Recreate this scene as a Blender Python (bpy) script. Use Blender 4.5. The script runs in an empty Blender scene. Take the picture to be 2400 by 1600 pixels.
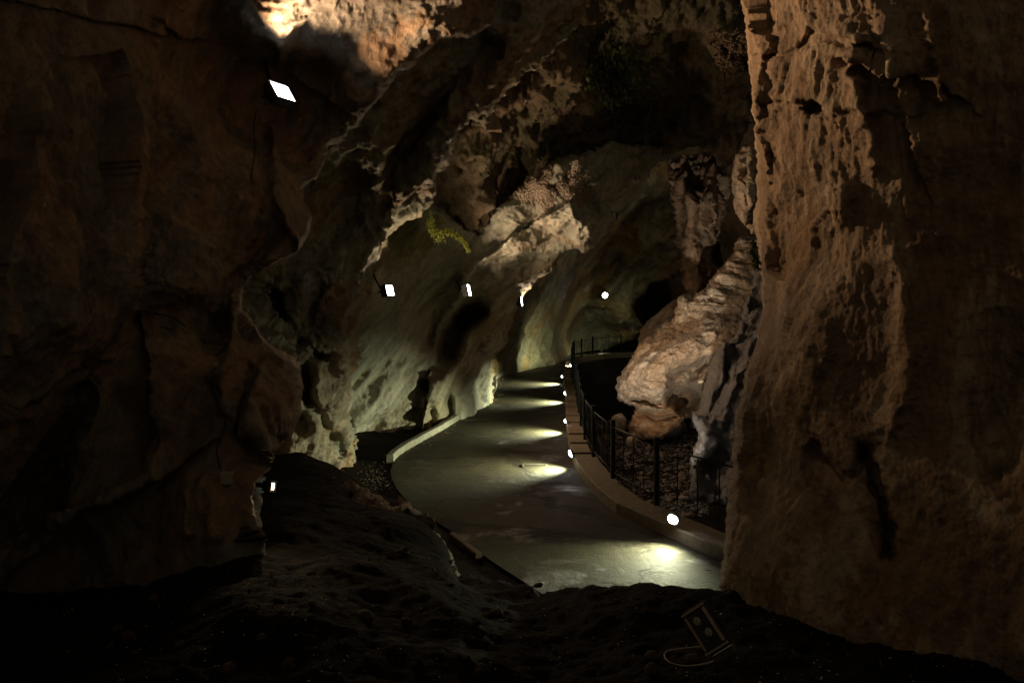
import bpy, math, random
import numpy as np
from mathutils import Vector, Matrix
random.seed(7); rng = np.random.default_rng(11)
S = bpy.context.scene
COL = S.collection
F = 1867.0; HZ = 700.0; CX = 1200.0; CAMZ = 3.5     # focal length in photo pixels, horizon row, eye height

def P(px, py, Y):
    return np.array([(px-CX)/F*Y, Y, CAMZ-(py-HZ)/F*Y])
def G(px, py, z=0.0):                                # pixel -> point on level z
    Y = (CAMZ-z)*F/(py-HZ)
    return np.array([(px-CX)/F*Y, Y, z])

# ------------------------------------------------------------------ noise
_perm = rng.permutation(256).astype(np.int64); _perm = np.concatenate([_perm, _perm, _perm])
_gr = rng.normal(size=(256, 3)); _gr /= np.linalg.norm(_gr, axis=1)[:, None]
def perlin(p):
    p = np.asarray(p, dtype=np.float64); i = np.floor(p).astype(np.int64); f = p-i; i &= 255
    u = f*f*f*(f*(f*6-15)+10)
    out = 0
    for dx in (0, 1):
        wx = u[..., 0] if dx else 1-u[..., 0]
        hx = _perm[(i[..., 0]+dx) & 255]
        for dy in (0, 1):
            wy = u[..., 1] if dy else 1-u[..., 1]
            hy = _perm[hx+((i[..., 1]+dy) & 255)]
            for dz in (0, 1):
                wz = u[..., 2] if dz else 1-u[..., 2]
                g = _gr[_perm[hy+((i[..., 2]+dz) & 255)]]
                d = (f[..., 0]-dx)*g[..., 0]+(f[..., 1]-dy)*g[..., 1]+(f[..., 2]-dz)*g[..., 2]
                out = out+wx*wy*wz*d
    return out*1.5
def fbm(p, s, o=5, g=.5, off=0.):
    a = 1.; r = 0.; q = p/s+off
    for k in range(o):
        r = r+a*perlin(q); q = q*2.03+17.3; a *= g
    return r
def ridged(p, s, o=4, g=.5, off=0.):
    a = 1.; r = 0.; q = p/s+off
    for k in range(o):
        r = r+a*(1-2*np.abs(perlin(q))); q = q*2.07+9.1; a *= g
    return r-1.0
def billow(p, s, o=3, g=.5, off=0.):
    a = 1.; r = 0.; q = p/s+off
    for k in range(o):
        r = r+a*(2*np.abs(perlin(q))); q = q*2.07+5.1; a *= g
    return r
def worley(p, s, off=0):
    q = p/s+off; i = np.floor(q).astype(np.int64); f = q-i
    best = np.full(q.shape[:-1], 9.)
    for a in (-1, 0, 1):
        for b in (-1, 0, 1):
            for c in (-1, 0, 1):
                h = _perm[(_perm[(_perm[(i[..., 0]+a) & 255]+i[..., 1]+b) & 255]+i[..., 2]+c) & 255]
                g = _gr[h]*.45+.5
                d = (a+g[..., 0]-f[..., 0])**2+(b+g[..., 1]-f[..., 1])**2+(c+g[..., 2]-f[..., 2])**2
                best = np.minimum(best, d)
    return np.sqrt(best)
def aniso(p, axis, k):
    a = np.array(axis, float); a /= np.linalg.norm(a)
    return p-(p@a)[..., None]*a*(1-1./k)

def pdist(X, Y, poly):                               # distance to a polyline, signed by side
    best = np.full(X.shape, 1e9); sg = np.ones(X.shape)
    for (ax, ay), (bx, by) in zip(poly[:-1], poly[1:]):
        dx, dy = bx-ax, by-ay; L = dx*dx+dy*dy+1e-9
        t = np.clip(((X-ax)*dx+(Y-ay)*dy)/L, 0, 1)
        d = np.hypot(X-ax-t*dx, Y-ay-t*dy)
        m = d < best; best = np.where(m, d, best)
        sg = np.where(m, np.sign((X-ax)*dy-(Y-ay)*dx), sg)
    return best, sg
def polysdf(X, Y, poly):
    pl = poly+[poly[0]]; d, _ = pdist(X, Y, pl)
    ins = np.zeros(X.shape, bool)
    for (ax, ay), (bx, by) in zip(pl[:-1], pl[1:]):
        c = ((ay > Y) != (by > Y)) & (X < (bx-ax)*(Y-ay)/((by-ay) if by != ay else 1e-9)+ax)
        ins ^= c
    return np.where(ins, d, -d)

# ------------------------------------------------------------------ materials
def newmat(name):
    m = bpy.data.materials.new(name); m.use_nodes = True
    nt = m.node_tree; b = nt.nodes['Principled BSDF']
    return m, nt, b
def plain(name, col, rough=.5, metal=0., spec=.5, bump=0, bscale=80, var=.25):
    m, nt, b = newmat(name)
    b.inputs['Roughness'].default_value = rough; b.inputs['Metallic'].default_value = metal
    b.inputs['Specular IOR Level'].default_value = spec
    tc = nt.nodes.new('ShaderNodeTexCoord'); n = nt.nodes.new('ShaderNodeTexNoise')
    n.inputs['Scale'].default_value = bscale; n.inputs['Detail'].default_value = 6
    nt.links.new(tc.outputs['Object'], n.inputs['Vector'])
    r = nt.nodes.new('ShaderNodeValToRGB'); nt.links.new(n.outputs['Fac'], r.inputs['Fac'])
    r.color_ramp.elements[0].position = .3; r.color_ramp.elements[1].position = .7
    r.color_ramp.elements[0].color = tuple(c*(1-var) for c in col)+(1,)
    r.color_ramp.elements[1].color = tuple(min(1, c*(1+var)) for c in col)+(1,)
    nt.links.new(r.outputs['Color'], b.inputs['Base Color'])
    if bump:
        bp = nt.nodes.new('ShaderNodeBump'); bp.inputs['Strength'].default_value = bump; bp.inputs['Distance'].default_value = .01
        nt.links.new(n.outputs['Fac'], bp.inputs['Height']); nt.links.new(bp.outputs['Normal'], b.inputs['Normal'])
    return m
def emis(name, col, st):
    m, nt, b = newmat(name); b.inputs['Base Color'].default_value = (.8, .8, .8, 1)
    m.cycles.emission_sampling = 'NONE'
    b.inputs['Emission Color'].default_value = (*col, 1); b.inputs['Emission Strength'].default_value = st
    return m
RP = {}                                              # numbers for the mineral pattern of each stone, by material name
def rockmat(name, c1, c2, c3, dark=(.05, .035, .02), s=1.0, bump=.7, rough=.8, axis=None, k=4., pits=.5, veins=.4, spec=.4,
            m1=.5, m2=.55, darkamt=.5, bdist=.06, moss=(.16, .17, .03)):
    """stained limestone: three mineral tones laid out by the mesh's pattern layer, plus fine grain, pits and relief"""
    m, nt, b = newmat(name); N = nt.nodes.new; L = nt.links.new
    RP[name] = dict(s=s, axis=axis, k=k, darkamt=darkamt, veins=veins)
    tc = N('ShaderNodeTexCoord'); vec = tc.outputs['Object']
    def mix(fac, a, c):
        x = N('ShaderNodeMix'); x.data_type = 'RGBA'; L(fac, x.inputs['Factor'])
        for val, inp in ((a, x.inputs[6]), (c, x.inputs[7])):
            if isinstance(val, tuple): inp.default_value = (*val, 1)
            else: L(val, inp)
        return x.outputs[2]
    def math_(op, a, c=None, d=None):
        x = N('ShaderNodeMath'); x.operation = op
        for i, val in enumerate((a, c, d)):
            if val is None: continue
            if isinstance(val, (int, float)): x.inputs[i].default_value = val
            else: L(val, x.inputs[i])
        return x.outputs[0]
    at = N('ShaderNodeAttribute'); at.attribute_name = 'pattern'; sp = N('ShaderNodeSeparateColor'); L(at.outputs['Color'], sp.inputs['Color'])
    n = N('ShaderNodeTexNoise'); n.inputs['Scale'].default_value = 5/s; n.inputs['Detail'].default_value = 9; n.inputs['Roughness'].default_value = .72
    va = vec
    if axis is not None:                              # grain stretched along the bedding
        q = Vector(axis).normalized().to_track_quat('Z', 'Y').inverted().to_euler(); mp = N('ShaderNodeMapping'); mp.inputs['Rotation'].default_value = q; L(vec, mp.inputs['Vector'])
        mp2 = N('ShaderNodeMapping'); mp2.inputs['Scale'].default_value = (1, 1, 1/min(k, 3.)); L(mp.outputs['Vector'], mp2.inputs['Vector']); va = mp2.outputs['Vector']
    L(va, n.inputs['Vector'])
    fine = n.outputs['Fac']
    c = mix(sp.outputs[0], c1, c2); c = mix(sp.outputs[1], c, c3); c = mix(sp.outputs[2], c, dark); c = mix(at.outputs['Alpha'], c, moss)
    hs = N('ShaderNodeHueSaturation'); L(c, hs.inputs['Color'])
    mr = N('ShaderNodeMapRange'); mr.inputs['From Min'].default_value = .3; mr.inputs['From Max'].default_value = .7; mr.inputs['To Min'].default_value = .55; mr.inputs['To Max'].default_value = 1.4
    L(fine, mr.inputs['Value']); L(mr.outputs['Result'], hs.inputs['Value'])
    L(hs.outputs['Color'], b.inputs['Base Color'])
    pv = N('ShaderNodeTexVoronoi'); pv.inputs['Scale'].default_value = 11/s; L(vec, pv.inputs['Vector'])
    h = math_('MULTIPLY_ADD', pv.outputs['Distance'], pits*.35, fine)
    bp = N('ShaderNodeBump'); bp.inputs['Strength'].default_value = bump; bp.inputs['Distance'].default_value = bdist*2.2*s
    L(h, bp.inputs['Height']); L(bp.outputs['Normal'], b.inputs['Normal'])
    rr = N('ShaderNodeMapRange'); rr.inputs['To Min'].default_value = max(.15, rough-.3); rr.inputs['To Max'].default_value = min(1, rough+.2)
    L(fine, rr.inputs['Value']); L(rr.outputs['Result'], b.inputs['Roughness'])
    b.inputs['Specular IOR Level'].default_value = spec
    return m
def pattern(p, name, moss=None):
    r = RP[name]; s_ = r['s']; q = p if r['axis'] is None else aniso(p, r['axis'], r['k'])
    def sm(v, a, b): t = np.clip((v-a)/(b-a), 0, 1); return t*t*(3-2*t)
    w = q+.5*s_*np.stack([perlin(q/(1.1*s_)+9), perlin(q/(1.1*s_)+21), perlin(q/(1.1*s_)+33)], -1)
    a = sm(fbm(w, 1.9*s_, 6, .6, 2.), -.16, .16); b = sm(fbm(w, 1.0*s_, 6, .62, 7.), .02, .38)
    d = sm(fbm(w, 1.3*s_, 7, .65, 13.), .12, .5)*r['darkamt']
    cr = 1-np.clip(np.abs(fbm(w, 1.6*s_, 4, .5, 27.))/.012, 0, 1); cr *= sm(fbm(p, 2.*s_, 2, .5, 41.), .0, .2)*r['veins']
    g = np.zeros(len(p)) if moss is None else moss
    return np.stack([a, b, np.clip(d+cr, 0, 1), g], -1)

# ------------------------------------------------------------------ object helpers
def tag(o, label=None, cat=None, group=None, kind=None):
    if label: o['label'] = label
    if cat: o['category'] = cat
    if group: o['group'] = group
    if kind: o['kind'] = kind
    return o
def link(name, verts, faces, mat, parent=None, smooth=True, loc=None, moss=None):
    verts = np.asarray(verts, float)
    pat = pattern(verts, mat.name, moss) if mat.name in RP else None
    if loc is None and parent is None:
        loc = np.array([verts[:, 0].mean(), verts[:, 1].mean(), verts[:, 2].min()])
    if loc is not None: verts = verts-np.asarray(loc)
    me = bpy.data.meshes.new(name); 
    if isinstance(faces, np.ndarray):
        n = faces.shape[1]
        me.vertices.add(len(verts)); me.vertices.foreach_set('co', verts.astype(np.float32).ravel())
        me.loops.add(faces.size); me.loops.foreach_set('vertex_index', faces.astype(np.int32).ravel())
        me.polygons.add(len(faces)); me.polygons.foreach_set('loop_start', np.arange(0, faces.size, n, dtype=np.int32))
        me.polygons.foreach_set('loop_total', np.full(len(faces), n, dtype=np.int32))
        me.update(calc_edges=True); me.validate()
    else:
        me.from_pydata(verts.tolist(), [], faces); me.update()
    if smooth: me.polygons.foreach_set('use_smooth', [True]*len(me.polygons))
    if pat is not None:
        at = me.attributes.new('pattern', 'FLOAT_COLOR', 'POINT'); at.data.foreach_set('color', pat.astype(np.float32).ravel())
    me.materials.append(mat)
    o = bpy.data.objects.new(name, me); COL.objects.link(o)
    if loc is not None: o.location = loc
    if parent is not None: o.parent = parent
    return o
def empty(name, loc, rot=(0, 0, 0)):
    o = bpy.data.objects.new(name, None); COL.objects.link(o); o.location = loc; o.rotation_euler = rot; o.empty_display_size = .1
    return o
class MB:
    def __init__(s): s.v = []; s.f = []
    def box(s, c, size, M=None, bev=0.0):
        x, y, z = [q/2 for q in size]; n = len(s.v)
        if bev:
            b = bev; pts = []
            for zz in (-z, -z+b, z-b, z):
                e = b if zz in (-z, z) else 0
                for (ax, ay) in ((-x+e, -y+b), (-x+b, -y+e), (x-b, -y+e), (x-e, -y+b), (x-e, y-b), (x-b, y-e), (-x+b, y-e), (-x+e, y-b)):
                    pts.append((ax, ay, zz))
            fs = [tuple(range(7, -1, -1)), tuple(range(24, 32))]
            for k in range(3):
                for j in range(8):
                    a = k*8+j; bq = k*8+(j+1) % 8; fs.append((a, bq, bq+8, a+8))
        else:
            pts = [(a, bq, cq) for cq in (-z, z) for (a, bq) in ((-x, -y), (x, -y), (x, y), (-x, y))]
            fs = [(3, 2, 1, 0), (4, 5, 6, 7), (0, 1, 5, 4), (1, 2, 6, 5), (2, 3, 7, 6), (3, 0, 4, 7)]
        for p in pts:
            v = Vector(p)+Vector(c)
            if M is not None: v = M@v
            s.v.append(tuple(v))
        s.f += [tuple(i+n for i in f) for f in fs]
        return s
    def tube(s, pts, r, n=8, cap=True):
        pts = [Vector(p) for p in pts]; k0 = len(s.v); m = len(pts)
        rs = r if isinstance(r, (list, tuple)) else [r]*m
        up = None
        for i, p in enumerate(pts):
            t = (pts[min(i+1, m-1)]-pts[max(i-1, 0)]).normalized()
            if up is None: up = t.orthogonal().normalized()
            up = (up-t*up.dot(t)); up = up.normalized() if up.length > 1e-6 else t.orthogonal().normalized()
            w = t.cross(up)
            for j in range(n):
                a = 2*math.pi*j/n; s.v.append(tuple(p+(up*math.cos(a)+w*math.sin(a))*rs[i]))
        for i in range(m-1):
            for j in range(n):
                a = k0+i*n+j; b = k0+i*n+(j+1) % n; s.f.append((a, b, b+n, a+n))
        if cap:
            s.f.append(tuple(k0+j for j in range(n-1, -1, -1))); s.f.append(tuple(k0+(m-1)*n+j for j in range(n)))
        return s
    def build(s, name, mat, parent=None, smooth=False, loc=None):
        return link(name, s.v, s.f, mat, parent, smooth, loc)

# ------------------------------------------------------------------ rock masses
def rbf(cp):
    cp = np.array(cp, float); c = 60.
    def K(a, b): return np.sqrt((a[..., 0]-b[..., 0])**2+(a[..., 1]-b[..., 1])**2+c*c)
    n = len(cp); A = np.zeros((n+3, n+3)); xy = cp[:, :2]
    A[:n, :n] = K(xy[:, None], xy[None]); A[:n, n] = 1; A[:n, n+1:] = xy/1000; A[n, :n] = 1; A[n+1:, :n] = xy.T/1000
    w = np.linalg.solve(A, np.concatenate([cp[:, 2], [0, 0, 0]]))
    def ev(X, Y):
        r = w[n]+w[n+1]*X/1000+w[n+2]*Y/1000
        for i in range(n): r = r+w[i]*np.sqrt((X-xy[i, 0])**2+(Y-xy[i, 1])**2+c*c)
        return r
    return ev
def ridge(poly, w, amp): return ('r', poly, w, amp)          # amp > 0 stands out towards the viewer
def step(poly, w, amp, fall): return ('s', poly, w, amp, fall)  # + side stands out, sharp at the line
def pit(x, y, rx, ry, amp, ang=0): return ('p', x, y, rx, ry, amp, ang)
o_samp = {}
def rock(name, outline, cps, mat, feats=(), disp=None, st=4.0, rim=(25, .5), jag=(5, 30), warp=(10, 90), back=1.5, label=None, cat='rock', kind=None, group=None, moss=()):
    xs = [p[0] for p in outline]; ys = [p[1] for p in outline]
    gx = np.arange(min(xs)-3*st, max(xs)+3*st, st); gy = np.arange(min(ys)-3*st, max(ys)+3*st, st)
    X, Y = np.meshgrid(gx, gy)
    q = np.stack([X, Y, np.full_like(X, 3.3+len(name))], -1)
    sd = polysdf(X, Y, [tuple(p) for p in outline])
    sd = sd+jag[0]*fbm(q, jag[1], 4, .6)
    gyd, gxd = np.gradient(sd, st); gl = np.maximum(np.hypot(gxd, gyd), .3); gxd /= gl; gyd /= gl
    ins = sd > 0
    cell = ins[:-1, :-1] | ins[1:, :-1] | ins[:-1, 1:] | ins[1:, 1:]
    out = ~ins
    X = np.where(out, X-gxd*np.clip(sd, -2*st, 0), X); Y = np.where(out, Y-gyd*np.clip(sd, -2*st, 0), Y)
    d = np.clip(sd, 0, None)
    # features are drawn on wobbling coordinates so that no line is ruler-straight
    wx = X+warp[0]*fbm(q, warp[1], 4, .55, 5.); wy = Y+warp[0]*fbm(q, warp[1], 4, .55, 11.)
    D = rbf(cps)(X, Y)
    for f in feats:
        if f[0] == 'r':
            dd, _ = pdist(wx, wy, f[1]); D = D-f[3]*np.exp(-(dd/f[2])**2)
        elif f[0] == 's':
            dd, sg = pdist(wx, wy, f[1]); D = D-f[3]*.5*(1+np.tanh(sg*dd/f[2]))*np.exp(-np.where(sg > 0, dd, 0)/f[4])
        elif f[0] == 'p':
            c_, s_ = math.cos(f[6]), math.sin(f[6]); ux = (wx-f[1])*c_+(wy-f[2])*s_; uy = -(wx-f[1])*s_+(wy-f[2])*c_
            D = D-f[5]*np.exp(-((ux/f[3])**2+(uy/f[4])**2)**1.5)
    t = np.clip(1-d/rim[0], 0, 1)
    D = D+rim[1]*(1-np.sqrt(np.clip(1-t*t, 0, 1)))
    pos = np.stack([(X-CX)/F*D, D, CAMZ-(Y-HZ)/F*D], -1)
    def normals(ps):
        a = np.gradient(ps, axis=1); b = np.gradient(ps, axis=0); n = np.cross(a, b); n /= np.linalg.norm(n, axis=-1)[..., None]+1e-12
        fl = n[..., 1] > 0; n[fl] *= -1
        return n
    def blur(a, k, it=2):
        for _ in range(it):
            for ax in (0, 1):
                c = np.cumsum(np.concatenate([np.repeat(np.take(a, [0], ax), k+1, ax), a, np.repeat(np.take(a, [-1], ax), k, ax)], ax), ax)
                n_ = a.shape[ax]; a = (np.take(c, np.arange(2*k+1, 2*k+1+n_), ax)-np.take(c, np.arange(n_), ax))/(2*k+1)
        return a
    if disp is not None:
        ray = np.stack([(X-CX)/F, np.ones_like(X), -(Y-HZ)/F], -1); ray /= np.linalg.norm(ray, axis=-1)[..., None]
        facing = np.abs((normals(pos)*ray).sum(-1)); facing = blur(facing, 1, 1)
        nn = normals(blur(pos, max(2, int(22/st))))-ray*.35; nn /= np.linalg.norm(nn, axis=-1)[..., None]
        h = disp(pos, X, Y)
        fade = np.clip(d/10, .15, 1)*np.clip((facing-.06)/.32, .03, 1)
        pos = pos+nn*(h*fade)[..., None]
    used = np.zeros(X.shape, bool)
    used[:-1, :-1] |= cell; used[1:, :-1] |= cell; used[:-1, 1:] |= cell; used[1:, 1:] |= cell
    idx = -np.ones(X.shape, np.int64); idx[used] = np.arange(used.sum())
    V = pos[used]
    jj, ii = np.nonzero(cell)
    Q = np.stack([idx[jj, ii], idx[jj+1, ii], idx[jj+1, ii+1], idx[jj, ii+1]], 1)
    # skirt: the boundary runs back and inwards, so the mass has a real rounded flank
    E = {}
    e = np.concatenate([Q[:, [0, 1]], Q[:, [1, 2]], Q[:, [2, 3]], Q[:, [3, 0]]]); key = np.sort(e, 1)
    kk = key[:, 0]*len(V)+key[:, 1]; u, inv, cnt = np.unique(kk, return_inverse=True, return_counts=True)
    be = e[cnt[inv] == 1]; bv = np.unique(be); mp = {int(a): i for i, a in enumerate(bv)}
    GX = gxd[used][bv]; GY = gyd[used][bv]; PX = X[used][bv]; PY = Y[used][bv]; PD = V[bv, 1]
    rings = []; base = len(V)
    for (dz, inw) in ((.25, 3), (.7, 14), (1.0, 40)):
        Dn = PD+back*dz; x = PX+GX*inw; y = PY+GY*inw
        rings.append(np.stack([(x-CX)/F*Dn, Dn, CAMZ-(y-HZ)/F*Dn], -1))
    ba = np.array([mp[int(a)] for a in be[:, 0]]); bb = np.array([mp[int(a)] for a in be[:, 1]])
    nb = len(bv); Fs = [Q, np.stack([be[:, 1], be[:, 0], base+ba, base+bb], 1)]
    for r in range(2): Fs.append(np.stack([base+r*nb+bb, base+r*nb+ba, base+(r+1)*nb+ba, base+(r+1)*nb+bb], 1))
    V = np.concatenate([V]+rings); Q = np.concatenate(Fs)
    mo = None
    if moss:
        mm = np.zeros(X.shape); g2 = .35*fbm(q, 40, 5, .7, 3.)
        for (mx, my, mrx, mry, ma) in moss: mm = np.maximum(mm, ma*np.clip((1-((X-mx)/mrx)**2-((Y-my)/mry)**2)*1.6+g2*3, 0, 1))
        mo = np.concatenate([mm[used]]+[mm[used][bv]]*3)
    o = link(name, V, Q, mat, moss=mo)
    tag(o, label, cat if kind is None else None, group, kind)
    nrm_ = normals(pos)
    def samp(px, py, off=0.):
        i = int(np.clip(round((px-gx[0])/st), 0, len(gx)-1)); j = int(np.clip(round((py-gy[0])/st), 0, len(gy)-1))
        return Vector(pos[j, i]+nrm_[j, i]*off)
    o_samp[o.name] = samp
    return o

# colours of the stone
TAN = (.40, .29, .18); BRN = (.27, .17, .09); ORG = (.36, .18, .07); GRY = (.27, .27, .235); GRN = (.27, .28, .20); DRK = (.06, .04, .025); CRM = (.55, .43, .29); BLU = (.30, .31, .33)
AX = P(1200, 480, 26)-P(830, 1010, 20)                # the bedding climbs to the right
M_left = rockmat('brown_limestone', (.23, .185, .13), (.19, .172, .14), (.27, .185, .115), s=.7, bump=.9, axis=(.3, .3, 1), k=2, rough=.75, pits=.3, veins=.6)
M_ceil = rockmat('rough_pink_limestone', (.30, .20, .13), (.25, .18, .12), (.34, .20, .11), s=.8, bump=1., axis=AX, k=2, rough=.85, pits=1., veins=.2)
M_rib = rockmat('grey_green_limestone', (.35, .295, .21), (.30, .29, .22), (.36, .25, .145), s=1.1, bump=.9, axis=AX, k=4, rough=.7, pits=.5, veins=.5, darkamt=.45)
M_wall = rockmat('smooth_grey_limestone', (.36, .37, .29), (.31, .27, .17), (.42, .40, .31), s=1.3, bump=.8, axis=AX, k=6, rough=.65, pits=.3, veins=.5, darkamt=.35, spec=.5)
M_dark = rockmat('dark_green_limestone', (.23, .18, .115), (.19, .17, .10), (.27, .20, .13), s=1.5, bump=1., axis=(.2, .1, 1), k=3, rough=.85)
M_far = rockmat('ochre_grey_limestone', (.28, .26, .17), (.32, .22, .09), (.33, .30, .18), s=2., bump=.8, axis=AX, k=5, rough=.7, m1=.52)
M_flow = rockmat('cream_flowstone', (.50, .39, .28), (.45, .32, .21), (.56, .47, .37), dark=(.10, .09, .08), s=1.0, bump=.9, axis=(1, .2, .15), k=3, rough=.7, pits=.6, darkamt=.55, spec=.4)
M_gflow = rockmat('wet_grey_flowstone', (.12, .11, .11), (.09, .08, .078), (.155, .145, .14), s=.8, bump=.9, axis=(.25, 0, 1), k=6, rough=.4, pits=.1, spec=.5, darkamt=.4)
M_pil = rockmat('sandy_dripstone', (.29, .20, .12), (.21, .135, .07), (.34, .255, .165), dark=(.10, .06, .03), s=.45, bump=.8, axis=(0, 0, 1), k=4, rough=.8, pits=.5, veins=.25, darkamt=.6, bdist=.05)
M_org = rockmat('orange_clay_rock', (.39, .235, .125), (.33, .19, .095), (.42, .29, .18), s=.8, bump=.8, axis=(1, 0, .2), k=3)
M_stal = rockmat('brown_stalactite', (.30, .20, .13), (.24, .15, .09), (.34, .25, .17), s=.9, bump=.9, axis=(0, 0, 1), k=5, rough=.7)

# ---- near left wall with the rough ceiling shoulder
left_out = [(-300, -300), (1230, -300), (1190, -60), (1150, 60), (1101, 88), (1025, 90), (1006, 115), (964, 153), (929, 176), (906, 207), (868, 253), (845, 276), (814, 318), (772, 344), (757, 390),
            (738, 420), (711, 444), (715, 478), (734, 509), (726, 543), (700, 590), (640, 622), (585, 655), (567, 690), (570, 725), (600, 775), (640, 812), (695, 838), (704, 870), (708, 930), (700, 990), (680, 1030),
            (640, 1055), (618, 1085), (612, 1130), (615, 1200), (617, 1290), (630, 1420), (-300, 1450)]
left_cp = [(-300, -300, 4.6), (-300, 500, 4.2), (-300, 1000, 4.4), (-300, 1400, 4.6), (0, 200, 5.6), (0, 800, 5.4), (0, 1240, 6.2), (250, -200, 6.6), (280, 300, 7.2), (280, 800, 6.9), (200, 1240, 6.6), (450, 1260, 6.5), (600, 1270, 6.5),
           (500, 100, 9.2), (500, 500, 8.3), (480, 850, 7.4), (420, 1050, 6.9), (620, 480, 8.6), (700, 520, 9.3), (570, 700, 8.3), (620, 900, 7.6), (690, 900, 8.1), (600, 1080, 7.1), (610, 200, 10.4), (640, 60, 9.12), (700, -60, 8.85), (600, -200, 8.15), (560, 20, 9.12), (480, 20, 8.95), (780, 40, 9.8), (690, 120, 9.9), (680, 350, 10.4),
           (745, 150, 10.7), (860, 200, 10.42), (980, 60, 10.15), (1100, 40, 10.5), (1200, -250, 10.6), (900, -250, 9.6), (770, 320, 10.75), (850, 60, 10.15), (720, 250, 10.75), (30, 1450, 6.4), (600, 1430, 6.5)]
left_f = [ridge([(805, -20), (735, 55), (690, 110), (672, 165), (662, 260)], 20, -.12), step([(500, 105), (560, 118), (610, 130), (675, 172)], 10, .18, 400),
          ridge([(640, 300), (645, 400), (668, 500), (690, 570)], 14, .28), ridge([(628, 330), (625, 430), (640, 520), (600, 610), (540, 680), (520, 760)], 18, -.25),
          ridge([(735, 500), (720, 545), (640, 610), (560, 680), (548, 760), (535, 850), (500, 880)], 16, .25),
          step([(310, 520), (312, 640), (318, 720), (280, 790), (200, 850)], 9, -.35, 160),
          ridge([(340, 760), (430, 740), (520, 790)], 40, -.30), pit(440, 620, 110, 120, .3), pit(180, 660, 110, 170, .3),
          step([(525, 830), (508, 900), (520, 960), (560, 1000)], 9, .2, 80), pit(655, 910, 55, 110, .35), ridge([(612, 870), (596, 930), (600, 1000), (608, 1090)], 12, .22), ridge([(585, 860), (572, 940), (560, 1010)], 10, -.15),
          step([(350, 900), (362, 1010), (330, 1110), (250, 1150), (160, 1190)], 9, .4, 150), pit(90, 1150, 60, 120, -.6, .5), pit(150, 990, 40, 90, -.5, .5),
          step([(340, 1130), (260, 1180), (190, 1200), (130, 1260)], 8, -.35, 100), ridge([(440, 1160), (450, 1250)], 10, .12), ridge([(500, 1150), (510, 1250)], 12, .12), ridge([(575, 1150), (590, 1260)], 16, .15),
          pit(860, 130, 90, 80, .2), ridge([(1030, 60), (1060, 0), (1120, -60)], 60, .3)]
def left_d(p, X, Y):
    rough = 1/(1+np.exp(-((X-735)*.55+(300-Y)*.25+60)/25.))    # the ceiling shoulder is crusted with small knobs
    h = .20*fbm(aniso(p, (.3, .3, 1), 1.6), 2.1, 3)+.075*fbm(p, .55, 4)+.05*ridged(aniso(p, (.3, .3, 1), 2), .9, 4)
    h += rough*(.03*fbm(p, .35, 4, .65)-.03*worley(p, .11))
    m = np.clip(fbm(p, 1.3, 3, off=4.)*2, 0, 1)
    h += (1-rough)*(m*.03*fbm(p, .18, 3, .6)+.035*ridged(aniso(p, (.5, .3, 1), 2), .5, 5, .6, 8.))
    return h
rock('cave_wall', left_out, left_cp, M_left, left_f, left_d, st=3.2, rim=(26, .55), back=2.0, cat='rock wall',
     label='brown smooth rock wall filling the left side, its rough shoulder overhanging beside the big floodlight')

# ---- second rib with the rough buttress below it
d_out = [(950, -300), (1480, -300), (1420, -60), (1350, 70), (1273, 150), (1220, 185), (1178, 232), (1150, 275), (1138, 305), (1128, 280), (1100, 285), (1080, 310), (1072, 350), (1051, 386), (1025, 415), (1022, 470), (998, 501), (933, 532), (912, 574), (893, 625),
         (872, 650), (868, 700), (850, 760), (838, 850), (822, 900), (820, 960), (834, 1030), (838, 1100), (850, 1180), (520, 1200), (480, 900), (480, 480), (650, 150)]
d_cp = [(950, -200, 15.5), (1400, -250, 18), (1200, 0, 16.6), (1050, 200, 16), (1180, 150, 16.6), (900, 330, 15.6), (1050, 330, 16.8), (800, 480, 15.8), (960, 480, 17.6), (880, 580, 18.2), (700, 650, 15.5), (820, 650, 16.8), (860, 700, 17.8), (720, 850, 15.2), (820, 850, 16.9),
        (750, 1000, 15.6), (830, 1000, 17), (830, 1100, 16.6), (700, 1080, 14.8), (500, 900, 13.5), (500, 500, 14), (600, 1180, 13.5)]
d_f = [ridge([(1260, 60), (1100, 270), (960, 440), (850, 610)], 30, .55), ridge([(1200, 20), (1040, 230), (900, 400)], 20, -.35), ridge([(1130, 120), (1000, 290), (880, 440), (800, 560)], 34, -.8), pit(790, 460, 50, 80, -.7, .5), pit(830, 400, 40, 60, -.6), ridge([(900, 400), (850, 500), (780, 620), (720, 660)], 26, .5),
       pit(640, 720, 45, 50, -.6), pit(740, 700, 20, 70, -.6, .4), pit(716, 900, 14, 50, -.8), pit(770, 760, 30, 60, .4), ridge([(640, 690), (690, 800), (740, 830)], 20, -.5),
       ridge([(830, 690), (800, 800), (790, 950)], 20, .3), pit(700, 1000, 20, 30, -.6), ridge([(720, 930), (760, 1000), (800, 1060)], 14, -.4), ridge([(1180, 60), (1090, 170), (1010, 330)], 22, .45)]
def d_d(p, X, Y):
    low = 1/(1+np.exp(-(Y-600)/40.))
    h = .20*ridged(aniso(p, AX, 6.), 2.0, 3, .5)+.08*ridged(aniso(p, AX, 8.), .7, 4, .6, 3.)+.09*fbm(p, .6, 4, .6)-.04*worley(p, .2)+.03*ridged(aniso(p, (.4, .3, 1), 2.5), .2, 3, .6, 4.)
    h += low*(.24*ridged(aniso(p, (.2, .1, 1), 2.), 1.1, 5, .55)+.06*fbm(p, .25, 3))
    q = p*np.array([1, 1, .28]); h += (1-low)*.10*ridged(q, .5, 3)
    return h
rock('overhanging_rock', d_out, d_cp, M_rib, d_f, d_d, st=3.2, rim=(28, .8), back=2.5, cat='rock wall', jag=(9, 26),
     label='dim rough overhanging rib running down left into the cracked grey buttress beside the road')

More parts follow.
